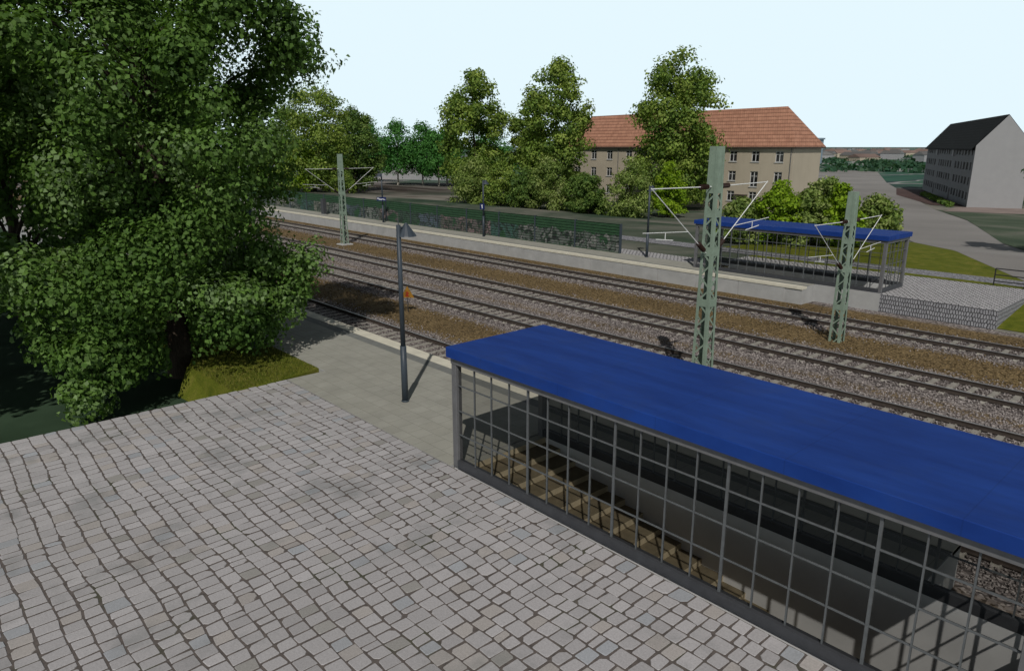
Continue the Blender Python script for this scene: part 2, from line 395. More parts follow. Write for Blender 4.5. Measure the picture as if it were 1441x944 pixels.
w = bpy.data.worlds.new('World'); sc.world = w; w.use_nodes = True
nt = w.node_tree; nt.nodes.clear(); N = NT(nt)
out = N.n('ShaderNodeOutputWorld'); bg = N.n('ShaderNodeBackground')
sky = N.n('ShaderNodeTexSky', sky_type='NISHITA'); sky.sun_disc = False
sky.sun_elevation = math.radians(SUN_EL); sky.sun_rotation = math.radians(135)
sky.air_density = 1.; sky.dust_density = .6; sky.ozone_density = 1.
hs = N.n('ShaderNodeHueSaturation'); hs.inputs['Saturation'].default_value = .45; N.l(sky.outputs[0], hs.inputs['Color']); N.l(hs.outputs[0], bg.inputs[0]); bg.inputs[1].default_value = .05
# pale haze veil of the sky close to the horizon
hz = N.n('ShaderNodeBackground'); hz.inputs[0].default_value = (.785,.935,1.,1); hz.inputs[1].default_value = 1.72
tc = N.n('ShaderNodeTexCoord'); z = N.sep(tc.outputs['Generated'])[2]
f = N.ramp(z, [(.0,1.),(.19,1.),(.27,0.)])
ms = N.n('ShaderNodeMixShader'); N.l(f, ms.inputs[0]); N.l(bg.outputs[0], ms.inputs[1]); N.l(hz.outputs[0], ms.inputs[2])
N.l(ms.outputs[0], out.inputs[0])
sc.view_settings.view_transform = 'Standard'; sc.view_settings.look = 'None'
sc.view_settings.exposure = -.78; sc.view_settings.gamma = 1
sc.render.engine = 'CYCLES'; sc.cycles.transparent_max_bounces = 24; sc.cycles.max_bounces = 9; sc.cycles.diffuse_bounces = 6
sc.cycles.use_denoising = True

# ------------------------------------------------------------------ ground
def gz(x, y):
    def L(a, b, za, zb): return za + (zb-za)*min(1, max(0, (y-a)/(b-a)))
    if y < 11.9: return -.9
    if y < 40.:  return -1.05 if x < -9.05 else (L(38.5, 40., -1.05, -.8) if y > 38.5 else -1.05)
    if y < 60:
        return -.03 if x < -9.05 else L(40, 46.5, -.8, -.05)
    if y < 70: return L(60, 70, -.03, -.9)
    if y < 95: return L(70, 95, -.9, -1.5)
    if y < 130: return L(95, 130, -1.5, -2.5)
    return -2.5 - min(.6, (y-130)*.002)
def lines(a, extra):
    return sorted(set(a) | set(extra))
gx = lines([-9000,-5000,-3000,-1800,-1000,-600,-400,-280,-200,-150,-120,-90,-70,-50,-33,-21.8,-6,0,4,10,20,40,80,200,500,1500,4000,9000], [-26.0,-14.32,-12.8,-1.12,-9.06,-9.04])
gy = lines([-2000,-400,-100,-30,-10,0,5,9.6,11.8,12,20,30,38.5,39.9,40.05,46.5,50,55,60,65,70,75,80,85,90,95,100,105,110,120,130,150,180,220,300,420,600,900,1400,2500,5000,9000], [9.68,12.72,39.28,42.32])
g = MB(); nx = len(gx)
for yv in gy:
    for xv in gx: g.v.append((xv, yv, gz(xv, yv)))
for j in range(len(gy)-1):
    for i in range(nx-1):
        cx, cy = (gx[i]+gx[i+1])/2, (gy[j]+gy[j+1])/2
        if (-12.8 < cx < -1.12 and 9.68 < cy < 12.72) or (-26. < cx < -14.32 and 39.28 < cy < 42.32): continue
        g.f.append((j*nx+i, j*nx+i+1, (j+1)*nx+i+1, (j+1)*nx+i)); g.m.append(0)
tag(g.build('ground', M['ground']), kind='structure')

# ballast bed of the four tracks
b = MB(); b.add([(-260,14,-.96),(-3.3,14,-.96),(-3.3,12.76,-.96),(40,12.76,-.96),(40,38.6,-.96),(-9,39.4,-.96),(-260,39.4,-.96)], [(0,1,2,3,4,5,6)])
tag(b.build('ballast_bed', M['ballast']), kind='structure')

# platforms: body concrete, deck slabs, strips
def slab(mb, x0, x1, y0, y1, z0=-1.0, z1=0.): mb.box(x0, x1, y0, y1, z0, z1)
p = MB()
p.box(-140,-21.8,11.,14.9,-1.,-.004); p.box(-21.8,-12.86,9.62,14.9,-1.,-.004); p.box(-12.86,-3.35,12.78,14.9,-1.,-.004)
for x0, x1, y0, y1 in ((-140,-21.8,11.02,13.98),(-21.8,-12.86,9.62,13.98),(-12.86,-3.37,12.8,13.98)): p.box(x0,x1,y0,y1,-.003,.0,1)
p.box(-140,-3.37,13.98,14.4,-.003,.001,2); p.box(-140,-3.35,14.4,14.93,-.1,.012,3)
tag(p.build('platform', [M['concrete'],M['slabs'],M['edge_grey'],M['edge_cream']]), kind='structure')
p = MB()
p.box(-160,-26.06,37.72,42.5,-1.,-.004); p.box(-26.06,-17.9,37.72,39.22,-1.,-.004)
p.box(-17.9,-14.36,39.16,39.22,-1.,.0)
p.box(-160,-26.06,38.5,40.55,-.003,.0,1); p.box(-26.06,-17.92,38.5,39.2,-.003,.0,1)
p.box(-160,-17.9,38.18,38.5,-.003,.001,2); p.box(-160,-17.88,37.66,38.18,-.12,.014,3)
# coping joint shadows come from real gaps between the wall panels
for k in range(48):
    x = -18.9 - 2.9*k; p.box(x-2.88, x-.02, 37.69, 37.725, -1., -.16, 0)
tag(p.build('platform', [M['concrete'],M['slabs'],M['edge_grey'],M['edge_cream']]), kind='structure')
# paved forecourt and ramp block beside the far shelter
p = MB(); p.box(-160,-33.2,40.56,42.4,-.003,.0); p.box(-33.2,-26.06,40.56,42.5,-.003,.002); p.box(-26.06,-14.36,42.36,46.2,-1.,.0)
p.box(-14.36,-9.,39.16,46.2,-1.,.0); p.box(-14.36,-8.99,39.155,39.165,-1.,-.02,1); p.box(-9.005,-8.985,39.16,46.2,-1.,-.02,1)
tag(p.build('paved_ramp', [M['setts'],M['setts_side']]), kind='structure')
p = MB(); p.add([(-160,46.3,.005),(8,46.95,.005),(8,48.9,.005),(-160,49.2,.005)], [(0,1,2,3)])
tag(p.build('gravel_path', M['gravel']), kind='structure')

# grass: bank beside the big tree, field right of the far shelter
p = MB()
top = [(-60,11,.0),(-22.24,11,.0),(-21.75,8.9,.0),(-21.75,7.75,.0),(-25.4,7.6,.0),(-26.2,8.1,.0),(-28.4,8.9,.0),(-60,8.9,.0)]
low = [(-60,11,-.95),(-22.24,11,-.95),(-21.75,8.9,-.95),(-21.75,7.5,-.95),(-25.2,7.1,-.95),(-26.5,7.7,-.95),(-28.6,8.5,-.95),(-60,8.4,-.95)]
p.add(top+low, [tuple(range(8))] + [(k,(k+1)%8,8+(k+1)%8,8+k)[::-1] for k in range(8)])
tag(p.build('grass_bank', M['grass']), kind='structure')
def sheet(name, poly, m, dz, n=14):
    """a quad patch laid on the terrain; poly = two polylines (left, right) of equal length"""
    mb = MB(); A, B = poly; rows = []
    for i in range(len(A)-1):
        for t in range(8 if i < len(A)-2 else 9):
            t /= 8; rows.append((np.array(A[i])*(1-t)+np.array(A[i+1])*t, np.array(B[i])*(1-t)+np.array(B[i+1])*t))
    for a, c in rows:
        for k in range(n+1):
            q = a*(1-k/n)+c*k/n; mb.v.append((q[0], q[1], gz(q[0], q[1])+dz))
    for i in range(len(rows)-1):
        for k in range(n):
            o = i*(n+1)+k; mb.f.append((o, o+1, o+n+2, o+n+1)); mb.m.append(0)
    return tag(mb.build(name, m, smooth=True), kind='structure')
sheet('lawn', ([(-30,48.95),(-28,58),(-25.5,66),(-23.7,70)], [(-9.8,48.95),(-14.2,56),(-18.6,63),(-23.,70)]), M['grass'], .03)
sheet('grass_verge', ([(-26,46.0),(-26,46.9)], [(-9.04,46.2),(-9.04,47.)]), M['grass'], .04, 8)
sheet('grass_verge', ([(-9.03,39.3),(-9.03,46.9)], [(20,39.3),(20,46.9)]), M['grass'], .03, 20)
sheet('road', ([(-5,40.5),(-10.3,49.1),(-14.7,56.),(-19.1,63.),(-24,71),(-44,105),(-63,145),(-115,240),(-160,340)],
               [(-3,46.),(-6,53),(-9.5,60),(-13,67),(-18,76),(-29.5,106),(-44,136),(-83,220),(-125,320)]), M['road'], .04)
sheet('worn_grass', ([(-13.4,68),(-18.4,77),(-29.8,107),(-38.6,126)], [(6,66),(6,80),(-6,110),(-26,132)]), m_worn(), .05)
sheet('dirt_path', ([(-38.8,126.5),(-40.4,138.5)], [(-24,133),(-26,146)]), simple('pinkish_dirt', (.24,.19,.17), .95, 0, .2, .3), .06)
sheet('garden_bed', ([(-45,140),(-60,165),(-70,192)], [(-39.8,140.2),(-50,164),(-62,190)]), simple('brown_bed_soil', (.07,.04,.035), .95, 0, .3, .3), .06)

# ------------------------------------------------------------------ cobblestones (every stone modelled, one paved sheet)
def cobbles():
    rng = np.random.default_rng(4)
    X0, X1, Y1, pitch = -21.8, 8., 9.6, .335
    V = []; F = []; C = []; base = 0; row = 0; y = Y1
    while y > -9:
        h = pitch*rng.uniform(.9, 1.1); x = X0; ph = rng.uniform(0, 10)
        while x < X1:
            r = rng.random()
            L = rng.uniform(.235,.32) if r < .8 else (rng.uniform(.32,.4) if r < .89 else rng.uniform(.15,.22))
            L = min(L, X1-x)
            if L < .08: break
            gj = .0125
            def wav(px, ry):
                return .045*math.sin(px*.55+ry*.35)+.022*math.sin(px*1.7-ry*.9)+.008*math.sin(px*5.1+ry*2.3)
            gx_ = .0165; cn = [(x+gx_, y-h+gj), (x+L-gx_, y-h+gj), (x+L-gx_, y-gj), (x+gx_, y-gj)]
            cn = [(px+rng.normal(0,.009), py+rng.normal(0,.009)) for px, py in cn]
            cut = [rng.uniform(.006,.022) if rng.random() > .06 else rng.uniform(.04,.09) for _ in range(4)]
            pts = []
            for k in range(4):
                a = np.array(cn[k]); pv = np.array(cn[k-1]); nx_ = np.array(cn[(k+1)%4])
                for q in (pv, nx_):
                    d = q-a; pts.append(a+d/np.linalg.norm(d)*min(cut[k], np.linalg.norm(d)*.4))
            pts = [np.array((px if px > X0+.02 else X0+.005, py + (wav(px, py) if py < Y1-.4 else wav(px, py)*max(0,(Y1-py)/.4)*.9))) for px, py in pts]
            cen = sum(pts)/8; zt = float(np.clip(rng.normal(0,.0018),-.003,.004)); tx, ty = rng.normal(0,.009,2)
            bev = .012
            for q in pts:
                V.append((q[0], q[1], -.03))
            for q in pts:
                d = cen-q; q2 = q + d/np.linalg.norm(d)*bev*.35
                V.append((q2[0], q2[1], -.012+zt))
            for q in pts:
                d = cen-q; q2 = q + d/np.linalg.norm(d)*bev*1.1
                V.append((q2[0], q2[1], zt + tx*(q2[0]-cen[0]) + ty*(q2[1]-cen[1])))
            F.append(tuple(base+16+k for k in range(8)))
            for k in range(8):
                n = (k+1)%8
                F.append((base+k, base+n, base+8+n, base+8+k)); F.append((base+8+k, base+8+n, base+16+n, base+16+k))
            t = rng.random(); br = rng.normal(1, .055)
            if t < .86: c = np.array((.41,.396,.404))
            elif t < .93: c = np.array((.395,.368,.352))
            elif t < .975: c = np.array((.35,.365,.39))
            else: c = np.array((.31,.3,.285))
            C += [tuple(np.clip(c*br, 0, 1)) + (1,)]*17
            base += 24; x += L
        y -= h; row += 1
    me = bpy.data.meshes.new('cobblestone_paving'); me.from_pydata(V, [], F)
    at = me.attributes.new('stonecol', 'FLOAT_COLOR', 'FACE'); at.data.foreach_set('color', np.array(C, 'f').ravel())
    me.materials.append(M['cobble']); me.update()
    o = bpy.data.objects.new('cobblestone_paving', me); COL.objects.link(o); tag(o, kind='structure')
cobbles()
p = MB(); p.box(-21.8,30,-30,9.6,-1.2,-.0105); tag(p.build('paving_bed', M['joint']), kind='structure')

# ------------------------------------------------------------------ railway tracks
def rail_mesh(x0, x1):
    prof = [(-.07,0,0),(.07,0,0),(.07,.014,0),(.012,.03,0),(.012,.115,0),(.034,.125,0),(.034,.152,0),(.026,.16,1),(-.026,.16,1),(-.034,.152,0),(-.034,.125,0),(-.012,.115,0),(-.012,.03,0),(-.07,.014,0)]
    mb = MB(); n = len(prof); xs = [x0, x1]
    for x in xs:
        for yv, zv, _ in prof: mb.v.append((x, yv, zv))
    for k in range(n):
        a, c = k, (k+1)%n
        mb.f.append((a, c, n+c, n+a)[::-1]); mb.m.append(1 if prof[a][1] >= .15 and prof[c][1] >= .15 else 0)
    mb.f += [tuple(range(n)), tuple(range(2*n-1, n-1, -1))]; mb.m += [0,0]
    return mb
def sleeper_mb(mb, x):
    w = .115
    vs = []
    for yv, zt in ((-1.3,-.09),(-.98,-.02),(-.9,.012),(-.5,.012),(.5,.012),(.9,.012),(.98,-.02),(1.3,-.09)):
        vs += [(x-w,yv,-.12),(x-w+.02,yv,zt),(x+w-.02,yv,zt),(x+w,yv,-.12)]
    fs = []
    for k in range(7):
        for j in range(3): fs.append((k*4+j, k*4+j+1, (k+1)*4+j+1, (k+1)*4+j))
    fs += [(3,2,1,0),(28,29,30,31)]
    mb.add(vs, fs)
    for yy in (-.75,.75):
        for s in (-1,1): mb.box(x-.06, x+.06, yy+s*.09-.03, yy+s*.09+.03, .01, .045, 1)
proto_sl = None
def track(yc, label):
    global proto_sl
    t = empty('railway_track', (0,yc,-.92), 0, label, 'railway track', 'parallel railway tracks between the platforms')
    for s in (-1,1):
        r = rail_mesh(-250, 30).build('rail', [M['rail_side'],M['rail_top']], t); r.location = (0, .75*s, 0)
    if proto_sl is None:
        mb = MB(); sleeper_mb(mb, 0); s0 = mb.build('sleeper', [M['sleeper'],M['rail_side']], t); proto_sl = s0; first = True
    else: first = False
    xs = [-3.0-.65*k for k in range(100)]
    rg = random.Random(yc)
    for k, x in enumerate(xs):
        o = proto_sl if (first and k == 0) else proto_sl.copy()
        if o is not proto_sl: COL.objects.link(o)
        o.parent = t; o.location = (x, rg.uniform(-.03,.03), rg.uniform(-.012,.004)); o.rotation_euler = (0,0,rg.uniform(-.012,.012))
    mb = MB()
    for k in range(45): sleeper_mb(mb, -2.35+.65*k)
    for k in range(140): sleeper_mb(mb, xs[-1]-.65*(k+1))
    tag(mb.build('sleeper_row', [M['sleeper'],M['rail_side']], t), kind='stuff')
track(17.18, 'railway track right beside the cream edge of the near platform, partly under tree shade')
track(23.68, 'railway track just beyond the tall green lattice mast nearest the blue roof')
track(28.25, 'railway track on the near side of the brown strip where the two farther masts stand')
track(34.85, 'railway track running along the foot of the far platform wall')

# ------------------------------------------------------------------ shelters with staircases
SL, SD = 11.6, 3.0
def shelter(loc, label, glass):
    t = empty('stair_shelter', loc, 0, label, 'shelter', 'blue roofed stair shelters')
    r = MB(); r.bevbox(-.1, SL+.1, -.1, SD+.1, 2.76, 3.0, .012); r.build('roof', M['blue_roof'], t)
    r = MB(); r.box(-.02, SL+.02, -.02, .12, 2.6, 2.757); r.box(-.02, SL+.02, SD-.12, SD+.02, 2.6, 2.757)
    r.box(-.02, .12, .122, SD-.122, 2.6, 2.757); r.box(SL-.12, SL+.02, .122, SD-.122, 2.6, 2.757)
    r.build('roof_beam', M['grey_paint'], t)
    r = MB(); r.box(.125, SL-.125, .125, SD-.125, 2.72, 2.757); r.build('bounce_ceiling', M['bounce_ceiling'], t)
    for x, y in ((.075,.075),(.075,SD-.075),(SL-.075,.075),(SL-.075,SD-.075)):
        q = MB(); q.bevbox(x-.085, x+.085, y-.085, y+.085, 0, 2.598, .008); q.build('post', M['grey_paint'], t)
    k = MB(); k.box(.17, SL-.17, -.02, .13, 0, .2); k.build('kerb', M['dark_steel'], t)
    k = MB(); k.box(.17, SL-.17, SD-.13, SD+.02, 0, .2); k.build('kerb', M['dark_steel'], t)
    k = MB(); k.box(SL-.13, SL+.02, .17, SD-.17, 0, .2); k.build('kerb', M['dark_steel'], t)
    zs = (.85, 1.45, 2.08)
    for yy in (.055, SD-.055):
        q = MB()
        n = 19; step = (SL-.34)/n
        for i in range(1, n):
            wd = .046 if i % 4 == 0 else .023
            q.box(.17+i*step-wd/2, .17+i*step+wd/2, yy-.02, yy+.02, .2, 2.6)
        for z_ in zs: q.box(.17, SL-.17, yy-.014, yy+.014, z_-.014, z_+.014)
        lt = q.build('lattice_panel', M['lattice'], t)
        gl = MB(); gl.add([(.17,yy+.003,.2),(SL-.17,yy+.003,.2),(SL-.17,yy+.003,2.6),(.17,yy+.003,2.6)], [(0,1,2,3)])
        gl.build('glass', M[glass], lt)
    q = MB(); xx = SL-.055
    for i in range(1, 5):
        y_ = .17+i*(SD-.34)/5; q.box(xx-.02, xx+.02, y_-.016, y_+.016, .2, 2.6)
    for z_ in zs: q.box(xx-.014, xx+.014, .17, SD-.17, z_-.014, z_+.014)
    lt = q.build('lattice_panel', M['lattice'], t)
    gl = MB(); gl.add([(xx+.003,.17,.2),(xx+.003,SD-.17,.2),(xx+.003,SD-.17,2.6),(xx+.003,.17,2.6)], [(0,1,2,3)])
    gl.build('glass', M[glass], lt)
    return t
def stairs(loc, label):
    t = empty('staircase', loc, 0, label, 'staircase', 'stairs down under the blue shelters')
    run, rise = .55, .149; n = 20
    for k in range(n):
        x0 = .25+k*run; z0 = -.0-k*rise
        q = MB(); x1 = min(x0+run, SL-.1)
        q.add([(x0,.12,z0-rise),(x0,SD-.12,z0-rise),(x1,SD-.12,z0-rise),(x1,.12,z0-rise),(x0,.12,z0),(x0,SD-.12,z0),
               (x0,.12,z0-rise-.2),(x0,SD-.12,z0-rise-.2),(x1,SD-.12,z0-rise-.2),(x1,.12,z0-rise-.2)],
              [(0,3,2,1),(6,7,8,9)], 0)
        q.add([(x0,.12,z0-rise),(x0,SD-.12,z0-rise),(x0,SD-.12,z0),(x0,.12,z0)], [(0,1,2,3)], 1)
        q.build('step', [M['tread'],M['riser']], t)
    q = MB(); q.box(.0,.244,.12,SD-.12,-.35,-.002); q.build('landing', M['slabs'], t)
    for y0, y1 in ((.02,.12),(SD-.12,SD-.02)):
        q = MB(); q.box(.0, SL-.02, y0, y1, -3.4, -.004); q.build('stair_wall', M['stair_wall'], t)
    q = MB(); q.box(SL-.1, SL-.02, .12, SD-.12, -3.4, -.004); q.build('stair_wall', M['stair_wall'], t)
    return t
shelter((-12.8,9.68,0), 'large blue-roofed lattice shelter in the right foreground beside the cobbles', 'dimming_glass')
stairs((-12.8,9.68,0), 'brown stairs descending inside the near blue-roofed shelter')
shelter((-26.0,39.28,0), 'small-looking blue-roofed lattice shelter at the end of the far platform', 'glass')
stairs((-26.0,39.28,0), 'stairs hidden behind the dark kerb of the far blue-roofed shelter')

# ------------------------------------------------------------------ lamps and signs
def lamp(loc, label, side=1, h=5.35):
    t = empty('street_lamp', loc, 0, label, 'street lamp', 'slate platform lamps with cone shades')
    q = MB(); q.tube((0,0,0),(0,0,1.75),.1,.095,12); q.tube((0,0,1.75),(0,0,h-.02),.075,.065,12); q.lathe([(.12,0),(.12,.03),(.09,.05)], n=12)
    q.tube((0,0,h-.02),(0,0,h+.1),.012,.01,6)
    q.tube((0,0,h-.1),(0,.26*side,h-.1),.03,.026,8); q.build('pole', M['lamp'], t, True)
    q = MB(); q.lathe([(.3,-.36),(.285,-.33),(.06,-.02),(.03,.02)], (0,.26*side,h), 16); q.build('lamp_shade', M['lamp'], t)
    return t
lamp((-17.4,11.36,0), 'slate grey lamp with cone shade standing free in front of the near platform edge')
lamp((-26.35,10.4,0), 'slate grey lamp post half hidden by the big tree, on the shaded grass bank')
lamp((-30.55,40.34,0), 'slate grey lamp between the painted wall and the far blue shelter', 1, 4.9)
lamp((-47.3,39.5,0), 'slate grey lamp in front of the painted wall carrying the small square blue sign', 1, 4.75)
lamp((-63.2,39.5,0), 'slate grey lamp in front of the painted wall carrying the wide blue name sign', -1, 4.9)
def sign(name, loc, w_, h_, marks, label, rz=0):
    t = empty(name, loc, rz, label, 'sign')
    q = MB(); q.box(-w_/2, w_/2, -.02, .02, -h_/2, h_/2); q.build('sign_plate', M['sign_blue'], t)
    q = MB()
    for x0, x1, z0, z1 in marks: q.add([(x0,-.024,z0),(x1,-.024,z0),(x1,-.024,z1),(x0,-.024,z1)], [(0,1,2,3)])
    q.build('lettering', M['sign_white'], t); return t
sign('platform_sign', (-47.3,39.38,2.55), .44, .5, [(-.035,.035,-.16,.16),(-.085,-.035,.06,.12)], 'small square blue sign with white 1 on a lamp before the wall', math.radians(25))
sign('station_name_sign', (-63.2,39.38,2.35), 1.0, .38, [(-.42,-.36,-.02,.12),(-.36,-.26,.03,.09),(-.26,-.2,-.1,.06),(-.14,-.04,-.1,-.04),(-.14,-.08,-.1,.04),(0,.06,-.1,.03),(.1,.2,-.04,.03),(.24,.3,-.1,.03),(.32,.42,-.1,-.05)], 'wide dark blue name sign with blurred white letters on a far lamp', math.radians(35))

t = empty('warning_sign', (-30.95,20.6,-.96), 0, 'yellow triangular warning sign with red emblem between the tracks', 'sign'); t.rotation_euler = (0,0,math.radians(42))
q = MB(); q.tube((0,.03,0),(0,.03,1.45),.025,.025,8); q.build('post', M['black'], t)
q = MB(); zb, ht, wd = .78, .62, .36
q.add([(-wd,-.01,zb),(wd,-.01,zb),(0,-.01,zb+ht),(-wd,.01,zb),(wd,.01,zb),(0,.01,zb+ht)], [(0,1,2),(5,4,3),(0,3,4,1),(1,4,5,2),(2,5,3,0)]); q.build('sign_plate', M['sign_yellow_shaded'], t)
q = MB(); q.add([(.0,-.014,zb+.05),(.07,-.014,zb+.05),(.12,-.014,zb+.1),(.03,-.014,zb+.13),(.1,-.014,zb+.24),(-.02,-.014,zb+.36),(-.1,-.014,zb+.24),(-.03,-.014,zb+.24),(-.13,-.014,zb+.1),(-.06,-.014,zb+.05)], [(0,1,2,3,8,9),(3,4,5,6,7,8)]); q.build('emblem', M['sign_red'], t)

t = empty('information_column', (-75.2,39.2,0), 0, 'slim dark upright cabinet on the far platform beside the leftmost mast', 'cabinet')
q = MB(); q.bevbox(-.3,.3,-.2,.2,.1,1.75,.02); q.build('case', M['dark_steel'], t)
q = MB(); q.box(-.26,.26,-.16,.16,0,.1); q.build('plinth', M['concrete'], t)

# ------------------------------------------------------------------ masts
def mast():
    t = empty('catenary_mast', (0,0,0)); H = 8.4
    q = MB()
    def hw(z): return .27 - (.27-.165)*z/H
    for sx in (-1,1):
        for sy in (-1,1):
            for k in range(6):
                z0, z1 = H*k/6, H*(k+1)/6
                a0, a1 = hw(z0), hw(z1)
                q.bar((sx*a0, sy*(a0-.05), z0), (sx*a1, sy*(a1-.05), z1), .1, .012, (sx,0,0))
                q.bar((sx*(a0-.05), sy*a0, z0), (sx*(a1-.05), sy*a1, z1), .1, .012, (0,sy,0))
    zs = [.1]
    while zs[-1] < 6.9: zs.append(zs[-1]+hw(zs[-1])*2*.95)
    for i in range(len(zs)-1):
        z0, z1 = zs[i], zs[i+1]; a0, a1 = hw(z0)-.012, hw(z1)-.012
        for s in (-1,1):
            d = 1 if (i % 2 == 0) else -1
            q.bar((s*a0, -d*a0, z0), (s*a1, d*a1, z1), .055, .012, (s,0,0))
            q.bar((d*a0, s*a0, z0), (-d*a1, s*a1, z1), .055, .012, (0,s,0))
    for z0, z1 in ((6.95, 8.4),):
        a0, a1 = hw(z0)-.008, hw(z1)-.008
        for s in (-1,1):
            q.add([(s*a0,-a0,z0),(s*a0,a0,z0),(s*a1,a1,z1),(s*a1,-a1,z1)], [(0,1,2,3)])
            q.add([(-a0,s*a0,z0),(a0,s*a0,z0),(a1,s*a1,z1),(-a1,s*a1,z1)], [(0,1,2,3)])
        q.add([(-a1,-a1,z1),(a1,-a1,z1),(a1,a1,z1),(-a1,a1,z1)], [(0,1,2,3)])
    for z_, hh in ((6.3,.22),(5.1,.3),(3.4,.25)):
        a = hw(z_)+.002
        for s in (-1,1):
            q.box(s*a-.006, s*a+.006, -a, a, z_-hh/2, z_+hh/2); q.box(-a, a, s*a-.006, s*a+.006, z_-hh/2, z_+hh/2)
    q.build('lattice_post', M['mast'], t)
    for s in (-1,1):
        q = MB()
        q.tube((0,s*.2,7.16),(0,s*3.3,7.2),.018,.016,8); q.tube((0,s*3.3,7.22),(0,s*.24,5.05),.015,.015,8)
        q.tube((0,s*1.3,5.82),(0,s*3.6,5.95),.013,.012,6); q.tube((0,s*2.1,5.62),(0,s*2.95,5.72),.015,.015,6)
        q.tube((0,s*2.5,5.88),(0,s*2.5,5.66),.012,.012,6)
        arm = q.build('cantilever', M['white_tube'], t)
        q = MB()
        for (p0, p1) in (((0,s*.38,7.165),(0,s*.8,7.17)), ((0,s*.36,5.14),(0,s*.72,5.4))):
            p0 = np.array(p0); p1 = np.array(p1)
            for j in range(7):
                a = p0+(p1-p0)*j/7; c = p0+(p1-p0)*(j+.75)/7; q.tube(a, c, .065, .085, 10)
            q.tube(p0, p1, .05, .05, 8)
        q.build('insulator', M['insulator'], arm)
    return t
m0 = mast()
MG = 'green lattice masts along the tracks'
tag(m0, 'tall pale green lattice mast rising right behind the near blue roof', 'mast', MG); m0.location = (-12.9,20.4,-.9)
m1 = copy_tree(m0); tag(m1, 'pale green lattice mast standing in front of the far blue shelter'); m1.location = (-13.2,31.6,-2.77)
m2 = copy_tree(m0); tag(m2, 'slender green lattice mast at the left by the foliage of the big tree'); m2.location = (-57.1,31.6,-1.55)
q = MB(); q.bevbox(-57.65,-56.55,31.05,32.15,-1.2,-.86,.03); tag(q.build('mast_footing', M['concrete']), 'grey concrete footing block under the leftmost mast', 'footing')

# ------------------------------------------------------------------ painted wall, railing
t = empty('noise_barrier', (-33.,40.4,0), 0, 'long ribbed green barrier covered with graffiti behind the far platform', 'wall')
NP, PW = 24, 4.42
for k in range(NP):
    q = MB(); x1 = -.06-k*PW; x0 = x1-PW+.12; nr = 10
    prof = []
    for j in range(nr):
        z_ = .02+j*2.06/nr; hz_ = 2.06/nr
        prof += [(-.05, z_), (-.05, z_+hz_*.55), (.0, z_+hz_*.7), (.0, z_+hz_*.88)]
    prof.append((-.05, 2.08)); n = len(prof)
    vs = [(x0, y, z_) for y, z_ in prof] + [(x1, y, z_) for y, z_ in prof] + [(x0,.06,.02),(x0,.06,2.08),(x1,.06,.02),(x1,.06,2.08)]
    fs = [(j, n+j, n+j+1, j+1) for j in range(n-1)] + [(n-1, 2*n-1, 2*n+3, 2*n+1), (2*n, 2*n+1, 2*n+3, 2*n+2)]
    q.add(vs, fs); q.build('barrier_panel', M['graffiti'], t)
for k in range(NP+1):
    q = MB(); q.box(-k*PW-.05, -k*PW+.05, -.09, .1, 0, 2.12); q.build('post', M['lamp'], t)

t = empty('railing', (-11.1,46.3,0), 0, 'black pipe railing with three rails behind the paved ramp', 'railing')
for i, x in enumerate((0,1.45,2.9,4.35,5.8)):
    q = MB(); q.tube((x,0,-.15),(x,0,.95),.032,.032,8); q.build('post', M['black'], t)
for z_ in (.25,.6,.95):
    q = MB(); q.tube((0,0,z_),(7.,0,z_),.03,.03,8); q.build('rail', M['black'], t)

# ------------------------------------------------------------------ buildings
def wall_with_holes(mb, x0, x1, z0, z1, holes, y, depth, mi=0, sgn=1):
    """front wall in plane y facing -Y with real recessed openings"""
    xs = sorted({x0,x1} | {h[0] for h in holes} | {h[1] for h in holes}); zs = sorted({z0,z1} | {h[2] for h in holes} | {h[3] for h in holes})
    for i in range(len(xs)-1):
        for j in range(len(zs)-1):
            cx, cz = (xs[i]+xs[i+1])/2, (zs[j]+zs[j+1])/2
            if any(h[0] < cx < h[1] and h[2] < cz < h[3] for h in holes): continue
            mb.add([(xs[i],y,zs[j]),(xs[i+1],y,zs[j]),(xs[i+1],y,zs[j+1]),(xs[i],y,zs[j+1])], [(0,1,2,3)], mi)
    for a, b_, c, d in holes:
        mb.add([(a,y,c),(b_,y,c),(b_,y,d),(a,y,d),(a,y+depth,c),(b_,y+depth,c),(b_,y+depth,d),(a,y+depth,d)],
               [(0,4,5,1),(1,5,6,2),(2,6,7,3),(3,7,4,0)], mi)
def window(par, a, b_, c, d, y, mull=2, sill=True, fr=.09):
    q = MB(); f = fr
    q.box(a,a+f,y,y+.06,c,d); q.box(b_-f,b_,y,y+.06,c,d); q.box(a+f,b_-f,y,y+.06,c,c+f); q.box(a+f,b_-f,y,y+.06,d-f,d)
    if mull == 2:
        m_ = (a+b_)/2; q.box(m_-f*.6,m_+f*.6,y-.005,y+.055,c+f,d-f)
    if d-c > 1: q.box(a+f,b_-f,y+.01,y+.05,c+(d-c)*.68,c+(d-c)*.68+f*.7)
    w_ = q.build('window', M['window_white'], par)
    if sill:
        q = MB(); q.box(a-.08,b_+.08,y-.22,y-.002,c-.07,c); q.build('sill', M['window_white'], w_)
    q = MB(); q.add([(a+.02,y+.035,c+.02),(b_-.02,y+.035,c+.02),(b_-.02,y+.035,d-.02),(a+.02,y+.035,d-.02)], [(0,1,2,3)]); q.build('pane', M['pane'], w_)
    return w_
